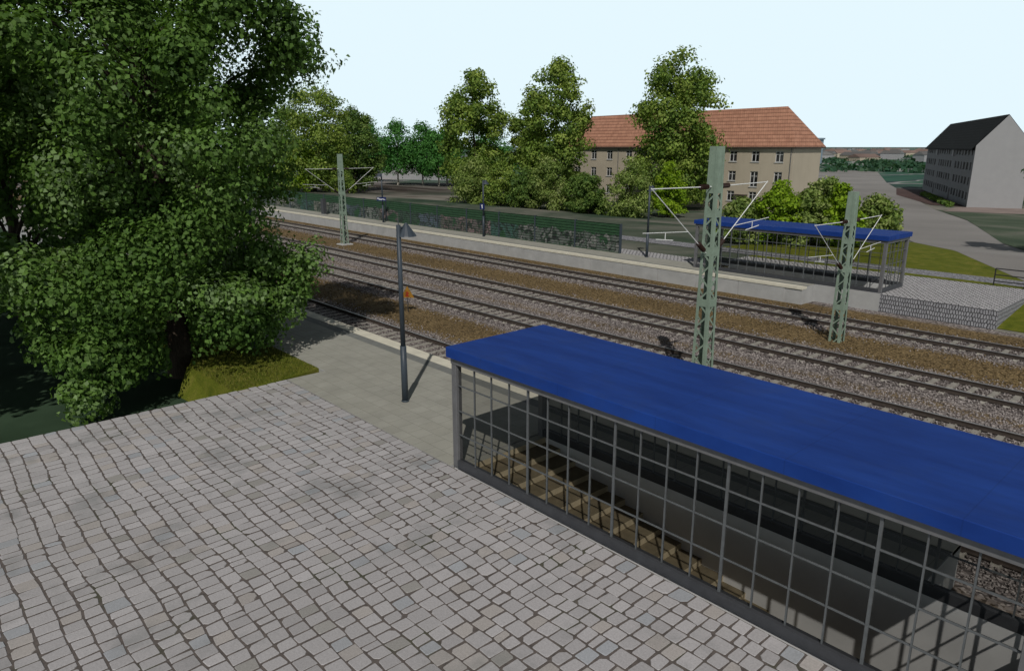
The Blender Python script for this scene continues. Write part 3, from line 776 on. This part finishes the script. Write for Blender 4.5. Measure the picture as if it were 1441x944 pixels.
# beige house with red hipped roof; local x grows to the right, base at right front corner
BX0, BX1, DP, EV = -43.2, 0., 8., 8.95
house = empty('apartment_house', (-48.3,95.,-1.5), 0, 'beige three-storey house with red hipped tile roof behind the trees', 'house')
holes = []
cols = [-2.,-5.6,-9.1,-12.9,-16.8,-20.6,-24.4,-28.2,-32.3,-35.8,-39.6]
for i, cx in enumerate(cols):
    for (z0, z1) in ((1.3,2.72),(4.15,5.55),(6.85,8.35)):
        if i == 1 and z0 == 4.15: z0 = 3.4
        if i in (3,5) and z0 == 4.15: z0 = 3.5
        holes.append((cx-.6, cx+.6, z0, z1))
door_h = (-7.95,-6.7,.0,1.95)
q = MB(); wall_with_holes(q, BX0, BX1, -.6, EV, holes+[door_h], 0, .2)
q.add([(BX1,0,-.6),(BX1,DP,-.6),(BX1,DP,EV),(BX1,0,EV),(BX0,0,-.6),(BX0,DP,-.6),(BX0,DP,EV),(BX0,0,EV)], [(0,1,2,3),(7,6,5,4),(1,5,6,2)])
q.build('wall', M['facade'], house)
q = MB(); o_ = .45; zr, ze = 14.4, EV-.02
R = [(BX0-o_,-o_,ze),(BX1+o_,-o_,ze),(BX1+o_,DP+o_,ze),(BX0-o_,DP+o_,ze),(BX0+3.2,DP/2,zr-.3),(BX1-3.5,DP/2,zr)]
q.add(R, [(0,1,5,4),(1,2,5),(2,3,4,5),(3,0,4)]); rf = q.build('roof', M['red_tiles'], house)
q = MB(); q.box(BX0-o_,BX1+o_,-o_,-o_+.12,ze-.2,ze-.003); q.box(BX1+o_-.12,BX1+o_,-o_+.12,DP+o_,ze-.2,ze-.003); q.box(BX0-o_+.1,BX1+o_-.13,-o_+.13,DP+o_-.1,ze-.08,ze-.01)
q.build('gutter', M['eave'], rf)
for h in holes: window(house, *h, .12)
q = MB(); a, b_, c, d = door_h; q.box(a,b_,.14,.2,c,d); dr = q.build('door', M['brown_door'], house)
q = MB(); q.box(a+.2,a+.5,.125,.139,.9,1.6); q.box(b_-.5,b_-.2,.125,.139,.9,1.6); q.build('pane', M['pane'], dr)
q = MB(); q.box(a-.35,b_+.35,-.5,-.003,2.15,2.28); q.build('canopy', M['eave'], house)
for x in (-.3,-30.4,-18.6):
    q = MB(); q.tube((x,-.07,0),(x,-.07,EV-.15),.06,.06,8); q.build('drainpipe', M['pipe'], house)

# long white block on the right
A = (-39.2,139.2); ang = math.atan2(.9032,-.4292)
blk = empty('apartment_block', (A[0],A[1],-2.5), ang, 'long white apartment block with plain gable and dark roof at the right', 'apartment block')
# local: +x along the facade away from the viewer, local -y is to the right of that; facade lies in the plane y=0 facing +y
BL, BW, BE, BR = 57., 7.9, 10.1, 14.9
holes = []
for r in range(4):
    for c_ in range(19):
        x = 2.2+c_*2.9
        if c_ in (6,13): continue
        holes.append((x-.95 if c_ % 3 else x-.6, x+.95 if c_ % 3 else x+.6, 1.1+r*2.45, 2.45+r*2.45))
dh = [(2.2+6*2.9-.6, 2.2+6*2.9+.6, .1, 2.3), (2.2+13*2.9-.6, 2.2+13*2.9+.6, .1, 2.3)]
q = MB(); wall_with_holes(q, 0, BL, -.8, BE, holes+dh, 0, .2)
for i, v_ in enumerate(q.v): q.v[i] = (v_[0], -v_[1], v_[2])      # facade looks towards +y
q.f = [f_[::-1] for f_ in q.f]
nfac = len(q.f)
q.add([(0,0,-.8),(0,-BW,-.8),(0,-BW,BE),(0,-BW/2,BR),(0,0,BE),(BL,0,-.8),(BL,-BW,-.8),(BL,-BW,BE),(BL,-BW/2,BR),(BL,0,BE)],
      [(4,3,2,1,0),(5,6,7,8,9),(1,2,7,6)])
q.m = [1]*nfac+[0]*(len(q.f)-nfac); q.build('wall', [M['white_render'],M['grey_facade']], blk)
q = MB()
q.add([(.06,.55,BE-.55),(BL+.3,.55,BE-.55),(BL+.3,-BW/2,BR+.12),(.06,-BW/2,BR+.12),(.06,-BW-.55,BE-.55),(BL+.3,-BW-.55,BE-.55),
       (.06,.55,BE-.75),(BL+.3,.55,BE-.75),(.06,-BW-.55,BE-.75),(BL+.3,-BW-.55,BE-.75)],
      [(0,1,2,3),(3,2,5,4),(0,6,7,1),(4,5,9,8),(6,8,9,7)])
q.build('roof', M['dark_tiles'], blk)
for h in holes:
    a, b_, c, d = h
    q = MB(); f = .08; y0, y1 = -.17, -.11
    for bx in ((a,a+f,c,d),(b_-f,b_,c,d),(a+f,b_-f,c,c+f),(a+f,b_-f,d-f,d),((a+b_)/2-.05,(a+b_)/2+.05,c+f,d-f)): q.box(bx[0],bx[1],y0,y1,bx[2],bx[3])
    w_ = q.build('window', M['pipe'], blk)
    q = MB(); q.add([(a,-.15,c),(b_,-.15,c),(b_,-.15,d),(a,-.15,d)], [(3,2,1,0)]); q.build('pane', M['pane'], w_)
for h in dh:
    a, b_, c, d = h; q = MB(); q.box(a,b_,-.19,-.12,c,d); q.build('door', M['brown_door'], blk)
for x in (2.2+6*2.9, 2.2+13*2.9):
    q = MB(); q.box(x-.8,x+.8,.003,.35,BE-1.9,BE-.7); q.build('stair_bay', M['white_render'], blk)

# white house behind the birches
wh = empty('white_house', (-203.,124.,-1.9), math.radians(18), 'long white house glimpsed behind the far birch trees on the left', 'house')
holes = [(2+3.2*k, 3.1+3.2*k, z0, z0+1.5) for k in range(8) for z0 in (.9, 4.)]
q = MB(); wall_with_holes(q, 0, 28, -1., 7.4, holes, 0, .2)
q.add([(0,0,-1),(0,10,-1),(0,10,7.4),(0,0,7.4),(28,0,-1),(28,10,-1),(28,10,7.4),(28,0,7.4),(0,5,9.),(28,5,9.)], [(3,2,1,0),(4,5,6,7),(1,2,6,5),(3,8,2),(7,6,9)])
q.build('wall', M['white_render'], wh)
q = MB(); q.add([(-.3,-.4,7.2),(28.3,-.4,7.2),(28.3,5,9.2),(-.3,5,9.2),(28.3,10.4,7.2),(-.3,10.4,7.2)], [(0,1,2,3),(3,2,4,5)]); q.build('roof', M['dark_tiles'], wh)
for h in holes: window(wh, *h, .12, 2, False)
# small block on the horizon past the red roof
tb = empty('tower_block', (-213.,445.,-3.), .2, 'small bluish tower block on the horizon just right of the red roof', 'tower block')
q = MB(); q.box(-4,4,-4,4,0,14.5); q.build('wall', M['town_block'], tb)
q = MB(); q.box(-4.6,4.6,-4.6,4.6,14.503,15.4); q.build('roof', M['town_block'], tb)

# ------------------------------------------------------------------ trees
def leaf_mesh(name, cen, rad, per, size, rng, cols, hue_clump=.5, axis=None, cull=None, upb=.35):
    K = len(cen); n = K*per
    d = rng.normal(size=(n,3)); d /= np.linalg.norm(d, axis=1)[:,None]
    u = rng.random(n)**(1/2.4)
    ci = np.repeat(np.arange(K), per)
    off = d*u[:,None]*rad[ci]
    # ragged clumps: hash noise on direction
    ph = rng.random((K,3))*6.28
    rag = 1+.28*np.sin(3*d[:,0]+ph[ci,0])*np.sin(3*d[:,1]+ph[ci,1])+.18*np.sin(5*d[:,2]+ph[ci,2])
    P = cen[ci]+off*rag[:,None]
    nor = d*.95+rng.normal(size=(n,3))*.45; nor[:,2] += upb
    nor /= np.linalg.norm(nor, axis=1)[:,None]
    r = rng.normal(size=(n,3)); r[:,2] -= .5
    tg = r-nor*np.sum(r*nor, axis=1)[:,None]; tg /= np.linalg.norm(tg, axis=1)[:,None]
    bt = np.cross(nor, tg)
    if cull is not None:
        k = ~cull(P); P, nor, tg, bt, ci, u = P[k], nor[k], tg[k], bt[k], ci[k], u[k]; n = len(P)
    s = size*rng.uniform(.65,1.25,n)[:,None]; fold = nor*s*.14
    v = np.empty((n,4,3)); v[:,0] = P-tg*s*.5; v[:,1] = P+bt*s*.36+fold-tg*s*.05; v[:,2] = P+tg*s*.5; v[:,3] = P-bt*s*.36+fold-tg*s*.05
    me = bpy.data.meshes.new(name); me.vertices.add(n*4); me.vertices.foreach_set('co', v.astype('f').ravel())
    me.loops.add(n*4); me.loops.foreach_set('vertex_index', np.arange(n*4, dtype='i'))
    me.polygons.add(n); me.polygons.foreach_set('loop_start', np.arange(0, n*4, 4, dtype='i')); me.polygons.foreach_set('loop_total', np.full(n, 4, 'i'))
    cols = np.array(cols); cc = rng.random(K)
    w1 = np.clip(cc[ci]*hue_clump+rng.random(n)*(1-hue_clump), 0, .999)
    x = w1*(len(cols)-1); i0 = x.astype(int); fr = (x-i0)[:,None]
    col = cols[i0]*(1-fr)+cols[np.minimum(i0+1, len(cols)-1)]*fr
    col = col*rng.uniform(.7,1.3,n)[:,None]
    c4 = np.concatenate([col, np.ones((n,1))], 1).astype('f')
    me.update(calc_edges=True); me.validate()
    at = me.attributes.new('leafcol', 'FLOAT_COLOR', 'FACE'); at.data.foreach_set('color', c4.ravel())
    me.materials.append(M['leaf']); return me

def crown_clumps(rng, prof, n, cr, shell=.72, jit=.25):
    """prof: list of (z, r); clump centres in the volume of revolution, most near its skin"""
    zs = np.array([p_[0] for p_ in prof]); rs = np.array([p_[1] for p_ in prof])
    zz = np.linspace(zs[0], zs[-1], 200); w_ = np.interp(zz, zs, rs)+.3; cdf = np.cumsum(w_)/w_.sum()
    z_ = np.interp(rng.random(n), cdf, zz); R_ = np.interp(z_, zs, rs)
    th = np.arange(n)*2.39996+rng.normal(0,.25,n)
    f_ = np.where(rng.random(n) < shell, rng.uniform(.72,1.,n), rng.uniform(.1,.72,n))
    f_ *= 1+jit*np.sin(th*2.+z_*.9)*.5
    r_ = np.maximum(0, R_-cr*.5)*f_
    c = np.stack([r_*np.cos(th), r_*np.sin(th), z_], 1)
    rad = np.stack([cr*rng.uniform(.75,1.3,n), cr*rng.uniform(.75,1.3,n), cr*rng.uniform(.6,1.05,n)], 1)
    return c, rad

def tree(name, loc, label, prof, n, cr, per, size, cols, seed, tr=.3, cat='tree', group=None, bark='bark', trunk_top=None, cull=None, sc_=(1,1), limbs=14, part='crown', lim0=0., extra=()):
    rng = np.random.default_rng(seed)
    t = empty(name, loc, 0, label, cat, group)
    c, rad = crown_clumps(rng, prof, n, cr)
    c[:,0] *= sc_[0]; c[:,1] *= sc_[1]
    if len(extra): c = np.concatenate([c, np.array(extra)]); rad = np.concatenate([rad, np.tile(np.array((.9,.9,.75)), (len(extra),1))])
    me = leaf_mesh(part, c, rad, per, size, rng, cols, .5, None, cull)
    o = bpy.data.objects.new(part, me); COL.objects.link(o); o.parent = t
    q = MB(); top = trunk_top or prof[-1][0]*.85
    pts = [np.array((0,0,-.15))]; steps = 7
    for k in range(1, steps+1):
        pts.append(np.array((rng.normal(0,.06)*k*tr*1.5, rng.normal(0,.06)*k*tr*1.5, top*k/steps)))
    for k in range(steps):
        fl = 1.35 if k == 0 else 1.
        q.tube(pts[k], pts[k+1], tr*fl*(1-k/steps*.85), tr*(1-(k+1)/steps*.85), 10, caps=False)
    order = rng.permutation(len(c))[:limbs]
    for i in order:
        e = c[i]; z0 = max(prof[0][0]*.6+.2, e[2]-np.hypot(e[0],e[1])*.8, lim0); z0 = min(z0, top*.95)
        if e[2] < lim0+.4: continue
        k = min(steps-1, int(z0/top*steps)); f_ = z0/top*steps-k
        s0 = pts[k]*(1-f_)+pts[k+1]*f_; md = (s0+e)/2+np.array((0,0,.12*np.linalg.norm(e-s0)))
        rr = tr*.38*(1-z0/top*.6)
        q.tube(s0, md, rr, rr*.6, 7, caps=False); q.tube(md, e, rr*.6, rr*.2, 6, caps=False)
    q.build('trunk' if part == 'crown' else 'stem', M[bark], t, True)
    return t

G_NEAR = [(.038,.08,.018),(.076,.15,.027),(.112,.2,.04),(.2,.28,.135)]
G_OAK = [(0.062, 0.114, 0.025), (0.131, 0.211, 0.037), (0.214, 0.292, 0.052), (0.304, 0.358, 0.086)]
G_MID = [(0.046, 0.101, 0.026), (0.091, 0.162, 0.034), (0.143, 0.223, 0.046), (0.221, 0.27, 0.078)]
G_BIRCH = [(0.033, 0.115, 0.026), (0.065, 0.196, 0.039), (0.104, 0.257, 0.058)]
G_BRIGHT = [(0.114, 0.212, 0.013), (0.2, 0.318, 0.016), (0.286, 0.393, 0.026)]
G_BUSH = [(0.086, 0.14, 0.036), (0.156, 0.231, 0.051), (0.25, 0.321, 0.086), (0.374, 0.412, 0.172)]
GT = 'big trees at the left edge'
def cull_near(P):      # the gap in the low branches through which the trunk shows (towards the paving)
    d = np.array((.958,-.285)); lat = np.abs(P[:,0]*d[1]-P[:,1]*d[0]); fwd = P[:,0]*d[0]+P[:,1]*d[1]
    a = (P[:,2] < 2.9) & (lat < .36) & (fwd > -.3)
    left = -(P[:,0]*.671+P[:,1]*.742); wob = .5*np.sin(P[:,2]*2.3+P[:,0]*1.7)+.3*np.sin(P[:,2]*5.1-P[:,1]*3.)
    return a | (P[:,2] < .3) | ((left > 3.9+.12*P[:,2]+wob) & (P[:,2] < 6.6))
tree('broadleaf_tree', (-27.6,8.1,-.9), 'huge green broadleaf tree whose dark trunk stands by the grass bank', 
     [(1.3,2.2),(2.0,4.3),(3.4,5.5),(5.,5.3),(7.5,4.7),(9.5,5.3),(11.5,6.1),(13.5,5.7),(15.5,4.4),(17.8,1.6)], 210, 1.15, 720, .175, G_NEAR, 11, .42, group=GT, trunk_top=14, cull=cull_near, limbs=45, lim0=3.9, extra=[(3.6,-3.9,1.0),(3.2,-3.,1.5),(2.5,-3.7,1.7),(2.,-2.5,1.8),(1.4,-3.6,2.),(.4,-4.2,2.),(3.3,-3.6,2.3),(2.4,-1.6,2.9),(-.8,-4.4,2.3),(2.6,-2.8,2.9),(3.,3.5,3.6),(3.3,3.7,4.4),(2.7,3.2,2.8),(3.,3.6,11.6),(3.1,3.7,12.6)])
tree('broadleaf_tree', (-33.5,1.2,-.9), 'dark green tree cut by the left edge, left of the trunk by the grass bank',
     [(6.6,2.),(7.6,4.4),(9,5.4),(11,5.6),(14,4.6),(17,1.5)], 130, 1.35, 380, .25, G_NEAR, 12, .4, group=GT, limbs=20)
tree('broadleaf_tree', (-26.,-3.6,-.9), 'broadleaf tree just outside the left edge shading the dark ground',
     [(5.,2.5),(6.5,4.4),(9,5.),(12,4.8),(15,3.4),(17,1.2)], 90, 1.3, 160, .4, G_NEAR, 13, .4, group=GT, limbs=14)
tree('broadleaf_tree', (-43.,5.5,-.9), 'shaded tree low in the dark behind the trunk at the left edge',
     [(1.,3.),(3.,4.6),(6,5.),(9,4.6),(12,3.),(14,1.)], 90, 1.3, 160, .4, G_NEAR, 14, .35, group=GT, limbs=14)
tree('broadleaf_tree', (-48.,14.,-.9), 'tree standing behind the huge tree near the left platform end',
     [(2.,3.),(4.,4.6),(7,5.2),(10,4.8),(13,3.),(15,1.)], 90, 1.3, 150, .4, G_NEAR, 15, .35, group=GT, limbs=14)

def oak(x, y, h, w_, seed, label, cols=G_OAK, n=120, per=190, size=.42):
    r = w_*.465
    prof = [(h*.08,r*.7),(h*.2,r*1.),(h*.36,r*1.05),(h*.5,r*1.),(h*.66,r*1.),(h*.8,r*.85),(h*.92,r*.62),(h,r*.28)]
    tree('deciduous_tree', (x,y,gz(x,y)), label, prof, n, r*.27, per, size, cols, seed, .32, group='tall trees beyond the far platform', limbs=16)
oak(-88.,71.8,19.,11.2, 21, 'tall tree left of its twin, between the birch row and the beige house')
oak(-77.7,79.,20.2,12.2, 22, 'tall tree whose crown touches the left end of the red roof')
oak(-87.,82.,15.4,8., 23, 'smaller olive tree squeezed between two tall trees', n=60)
oak(-61.6,87.,21.6,12.6, 24, 'tallest tree standing in front of the beige house', n=150, per=190)
oak(-117.,59.5,17.6,14.5, 25, 'wide tree rising behind the leftmost lattice mast', n=110)
oak(-128.,74,15.,11., 26, 'tree at the back left beside the birch row', G_MID)
oak(-106.,46.8,9.5,8., 27, 'low tree between the big tree and the leftmost mast', n=60)

def shrub(x, y, h, w_, seed, label, cols, n=60, per=150, size=.27, group='bushes beyond the painted wall'):
    r = w_/2; prof = [(h*.06,r*.85),(h*.3,r*1.),(h*.6,r*.9),(h*.85,r*.6),(h,r*.2)]
    tree('bush', (x,y,gz(x,y)), label, prof, n, r*.28, per, size, cols, seed, .1, 'bush', group, limbs=8, part='foliage')
GB2 = 'bushes behind the far shelter'
shrub(-81.7,66.6,6.1,7.4, 31, 'leftmost bush at the end of the row above the painted wall', G_BUSH)
shrub(-77.3,67.8,5.6,6.4, 32, 'low bush second from the left end of the row', G_OAK)
shrub(-73.6,69.,5.4,6., 33, 'low dark bush between the two tall trees of the row', G_MID)
shrub(-69.6,69.4,6.5,6.6, 34, 'rounded bush in front of the second tall tree', G_BUSH)
shrub(-65.,71.,4.9,5.6, 35, 'low bush between the rounded bush and the beige house', G_MID)
shrub(-60.9,68.1,4.9,4.8, 36, 'small dark green bush left below the tallest tree', G_MID)
shrub(-55.8,69.7,6.6,6.4, 37, 'large mottled bush below the tallest tree', G_BUSH, n=60)
shrub(-53.3,74.3,6.8,4.4, 38, 'bright yellow-green bush beside the far platform lamp', G_BRIGHT, n=60)
shrub(-116.5,57.2,7.4,7., 39, 'bright green bush beside the leftmost lattice mast', G_BRIGHT)
shrub(-112.,61.5,4.8,6., 40, 'low olive bush right of the leftmost lattice mast', G_OAK)
shrub(-30.5,52.4,3.3,4., 41, 'small bush seen through the left part of the far shelter', G_BUSH, group=GB2)
shrub(-28.1,53.6,4.7,4.4, 42, 'bright green bush above the middle of the far blue roof', G_BRIGHT, n=60, group=GB2)
shrub(-26.1,54.6,4.2,4., 43, 'dark speckled bush between the bright bushes behind the far shelter', G_BUSH, group=GB2)
shrub(-26.2,57.4,5.,4.2, 44, 'grey-green bush topping the group behind the far shelter', G_BUSH, group=GB2)
shrub(-24.1,56.,4.6,3.6, 45, 'second bright green bush left of the middle mast', G_BRIGHT, group=GB2)
shrub(-23.5,61.2,3.7,4.0, 46, 'loose bush right of the middle mast above the blue roof', G_BUSH, group=GB2)

def birch(x, y, h, w_, seed, label):
    r = w_*.68; prof = [(h*.24,r*.6),(h*.35,r*1.),(h*.6,r*.95),(h*.82,r*.7),(h,r*.2)]
    tree('birch_tree', (x,y,gz(x,y)), label, prof, 60, r*.33, 130, .5, G_BIRCH, seed, .22, group='pale-stemmed trees on the far left', bark='birch_bark', limbs=8)
birch(-176.,107.,14.8,11., 51, 'leftmost pale-stemmed tree, half over the white house')
birch(-150.3,98.6,14.2,8.5, 52, 'pale-stemmed tree in front of the white house windows')
birch(-149.,105.,13.9,9., 53, 'pale-stemmed tree in the middle of the far left row')
birch(-147.,111.,13.5,8., 54, 'pale-stemmed tree standing a little back in the far left row')
birch(-141.,104.,11.8,8., 55, 'rightmost pale-stemmed tree, next to the tall trees')
birch(-186.,98.,14.,12., 56, 'darker tree at the left end of the pale-stemmed row')
birch(-138.,118.,13.,10., 57, 'tree closing the row behind the tall twin trees')
tree('roadside_tree', (-12.6,68.2,-.85), 'roadside tree whose trunk touches the right edge of the picture', [(3.,1.2),(4.,2.4),(6,2.8),(8,2.2),(9.5,.6)], 40, .7, 90, .4, G_BIRCH, 61, .22, limbs=8)

# low hedge along the white block
rng = np.random.default_rng(70)
c = np.array([(.4+k*1.3, 2.4+rng.normal(0,.2), .35) for k in range(26)]); rad = np.tile(np.array((1.,.7,.4)), (26,1))
h = bpy.data.objects.new('hedge', leaf_mesh('hedge', c, rad, 90, .4, rng, G_MID)); COL.objects.link(h)
h.location = (A[0],A[1],-2.5); h.rotation_euler = (0,0,ang); tag(h, 'low dark hedge along the foot of the white apartment block', 'hedge')

# grass blades on the near bank
rng = np.random.default_rng(71); n = 16000
P = np.stack([rng.uniform(-34,-21.85,n), rng.uniform(7.75,10.97,n), np.zeros(n)], 1)
k = (P[:,1] > np.interp(P[:,0], [-34,-28.4,-26.2,-25.4,-21.8], [9,8.95,8.2,7.7,7.8])) & (P[:,0] < np.interp(P[:,1], [7.7,8.9,11.], [-21.8,-21.8,-22.3])); P = P[k]; n = len(P)
th = rng.uniform(0,2*PI,n); wv = np.stack([np.cos(th),np.sin(th),np.zeros(n)],1)*.012; tip = np.stack([rng.normal(0,.03,n),rng.normal(0,.03,n),rng.uniform(.04,.1,n)],1)
V = np.empty((n,3,3)); V[:,0] = P-wv; V[:,1] = P+wv; V[:,2] = P+tip
me = bpy.data.meshes.new('grass'); me.from_pydata(V.reshape(-1,3).tolist(), [], np.arange(n*3).reshape(-1,3).tolist())
cl = np.array([(.065,.09,.012),(.105,.12,.016),(.155,.15,.035)])[rng.integers(0,3,n)]*rng.uniform(.7,1.2,n)[:,None]
at = me.attributes.new('leafcol', 'FLOAT_COLOR', 'FACE'); at.data.foreach_set('color', np.concatenate([cl,np.ones((n,1))],1).astype('f').ravel())
me.materials.append(M['blade']); go = bpy.data.objects.new('grass', me); COL.objects.link(go); tag(go, 'short olive grass on the bank beside the platform', 'grass', kind='stuff')

# loose ballast stones lying on the bed, thinning out with distance
rng = np.random.default_rng(72); n = 135000
x = -1.5-76*rng.random(n)**1.35; y = rng.uniform(15.2,37.4,n)
keep = np.ones(n, bool)
for yc in (17.18,23.68,28.25,34.85):
    for sgn in (-1,1): keep &= np.abs(y-(yc+.75*sgn)) > .12
    on = np.abs(y-yc) < 1.0                                       # fewer stones on the sleepers themselves
    ph = np.mod(-3.0-x+.325, .65)-.325
    keep &= ~(on & (np.abs(ph) < .12) & (rng.random(n) < .8))
brown = np.zeros(n)
for c0, h0 in ((20.3,1.3),(31.5,1.4),(37.3,.8)):
    brown = np.maximum(brown, np.clip(1.5-np.abs(y-c0+rng.normal(0,.15,n))/h0*1., 0, 1))
keep &= (rng.random(n) > brown*.75)
x, y, brown = x[keep], y[keep], brown[keep]; n = len(x)
r = rng.uniform(.022,.05,n)
th = rng.uniform(0,2*PI,n); V = np.empty((n,5,3)); z0 = -.95
for k in range(3):
    a = th+k*2.094+rng.normal(0,.25,n); rr = r*rng.uniform(.8,1.3,n)
    V[:,k,0] = x+rr*np.cos(a); V[:,k,1] = y+rr*np.sin(a); V[:,k,2] = z0+r*rng.uniform(-.2,.6,n)
V[:,3,0] = x+rng.normal(0,.3,n)*r; V[:,3,1] = y+rng.normal(0,.3,n)*r; V[:,3,2] = z0+r*rng.uniform(.7,1.3,n)
V[:,4,0] = x; V[:,4,1] = y; V[:,4,2] = z0-r
for yc in (17.18,23.68,28.25,34.85):
    m_ = np.abs(y-yc) < 1.35; V[m_,:,2] += .02
base = np.arange(n)[:,None]*5
F = np.concatenate([base+np.array([[a_,b_,c_]]) for a_,b_,c_ in ((0,1,3),(1,2,3),(2,0,3),(1,0,4),(2,1,4),(0,2,4))], 1).reshape(-1)
me = bpy.data.meshes.new('ballast_stones'); me.vertices.add(n*5); me.vertices.foreach_set('co', V.astype('f').ravel())
nf = n*6; me.loops.add(nf*3); me.loops.foreach_set('vertex_index', F.astype('i'))
me.polygons.add(nf); me.polygons.foreach_set('loop_start', np.arange(0,nf*3,3,dtype='i')); me.polygons.foreach_set('loop_total', np.full(nf,3,'i'))
t_ = rng.random(n)[:,None]; g_ = np.array((.1,.086,.083))*(1-t_)+np.array((.4,.36,.345))*t_; br = np.array((.06,.042,.02))*(1-t_)+np.array((.24,.175,.09))*t_
cl = np.where((rng.random(n) < brown)[:,None], br, g_)
me.update(calc_edges=True); me.validate()
at = me.attributes.new('leafcol', 'FLOAT_COLOR', 'FACE'); at.data.foreach_set('color', np.repeat(np.concatenate([cl,np.ones((n,1))],1), 6, axis=0).astype('f').ravel())
me.materials.append(M['blade']); bo = bpy.data.objects.new('ballast_stones', me); COL.objects.link(bo); tag(bo, 'grey and brown ballast stones between the rails', 'ballast', kind='stuff')

# far town and woods on the plain: too many and too small to count
rng = np.random.default_rng(80); q = MB()
def far_spot(lo, hi):
    a = math.radians(rng.uniform(18., 36.)); d = math.exp(rng.uniform(math.log(lo), math.log(hi)))
    return -math.sin(a)*d, math.cos(a)*d
for k in range(150):
    x, y = far_spot(560, 2600); L, W_, h = rng.uniform(9,26), rng.uniform(7,12), rng.uniform(2.6,5.); a = rng.uniform(0,PI); ca, sa = math.cos(a), math.sin(a)
    P_ = lambda u, v_, z_: (x+ca*u-sa*v_, y+sa*u+ca*v_, -3.1+z_)
    mi = int(rng.integers(0,2)); l, w2 = L/2, W_/2
    q.add([P_(-l,-w2,0),P_(l,-w2,0),P_(l,w2,0),P_(-l,w2,0),P_(-l,-w2,h),P_(l,-w2,h),P_(l,w2,h),P_(-l,w2,h)], [(0,1,5,4),(1,2,6,5),(2,3,7,6),(3,0,4,7)], mi)
    q.add([P_(-l-.3,-w2-.3,h),P_(l+.3,-w2-.3,h),P_(l+.3,w2+.3,h),P_(-l-.3,w2+.3,h),P_(-l,0,h+2.4),P_(l,0,h+2.4)], [(0,1,5,4),(2,3,4,5),(1,2,5),(3,0,4)], 2+int(rng.integers(0,2)))
tag(q.build('far_town', [M['white_render'],M['facade'],M['pipe'],M['town_roof']]), 'tiny pale houses of the far town below the horizon', 'town', kind='stuff')
cen = np.array([far_spot(330, 2200)+(-2.2,) for k in range(190)]); rad = np.stack([rng.uniform(4,11,190), rng.uniform(4,11,190), rng.uniform(1.2,2.6,190)], 1)
o = bpy.data.objects.new('far_woods', leaf_mesh('far_woods', cen, rad, 45, 2.6, rng, [(.02,.06,.035),(.04,.1,.055),(.07,.13,.07)])); COL.objects.link(o)
tag(o, 'dark green patches of far trees on the plain below the horizon', 'woods', kind='stuff')
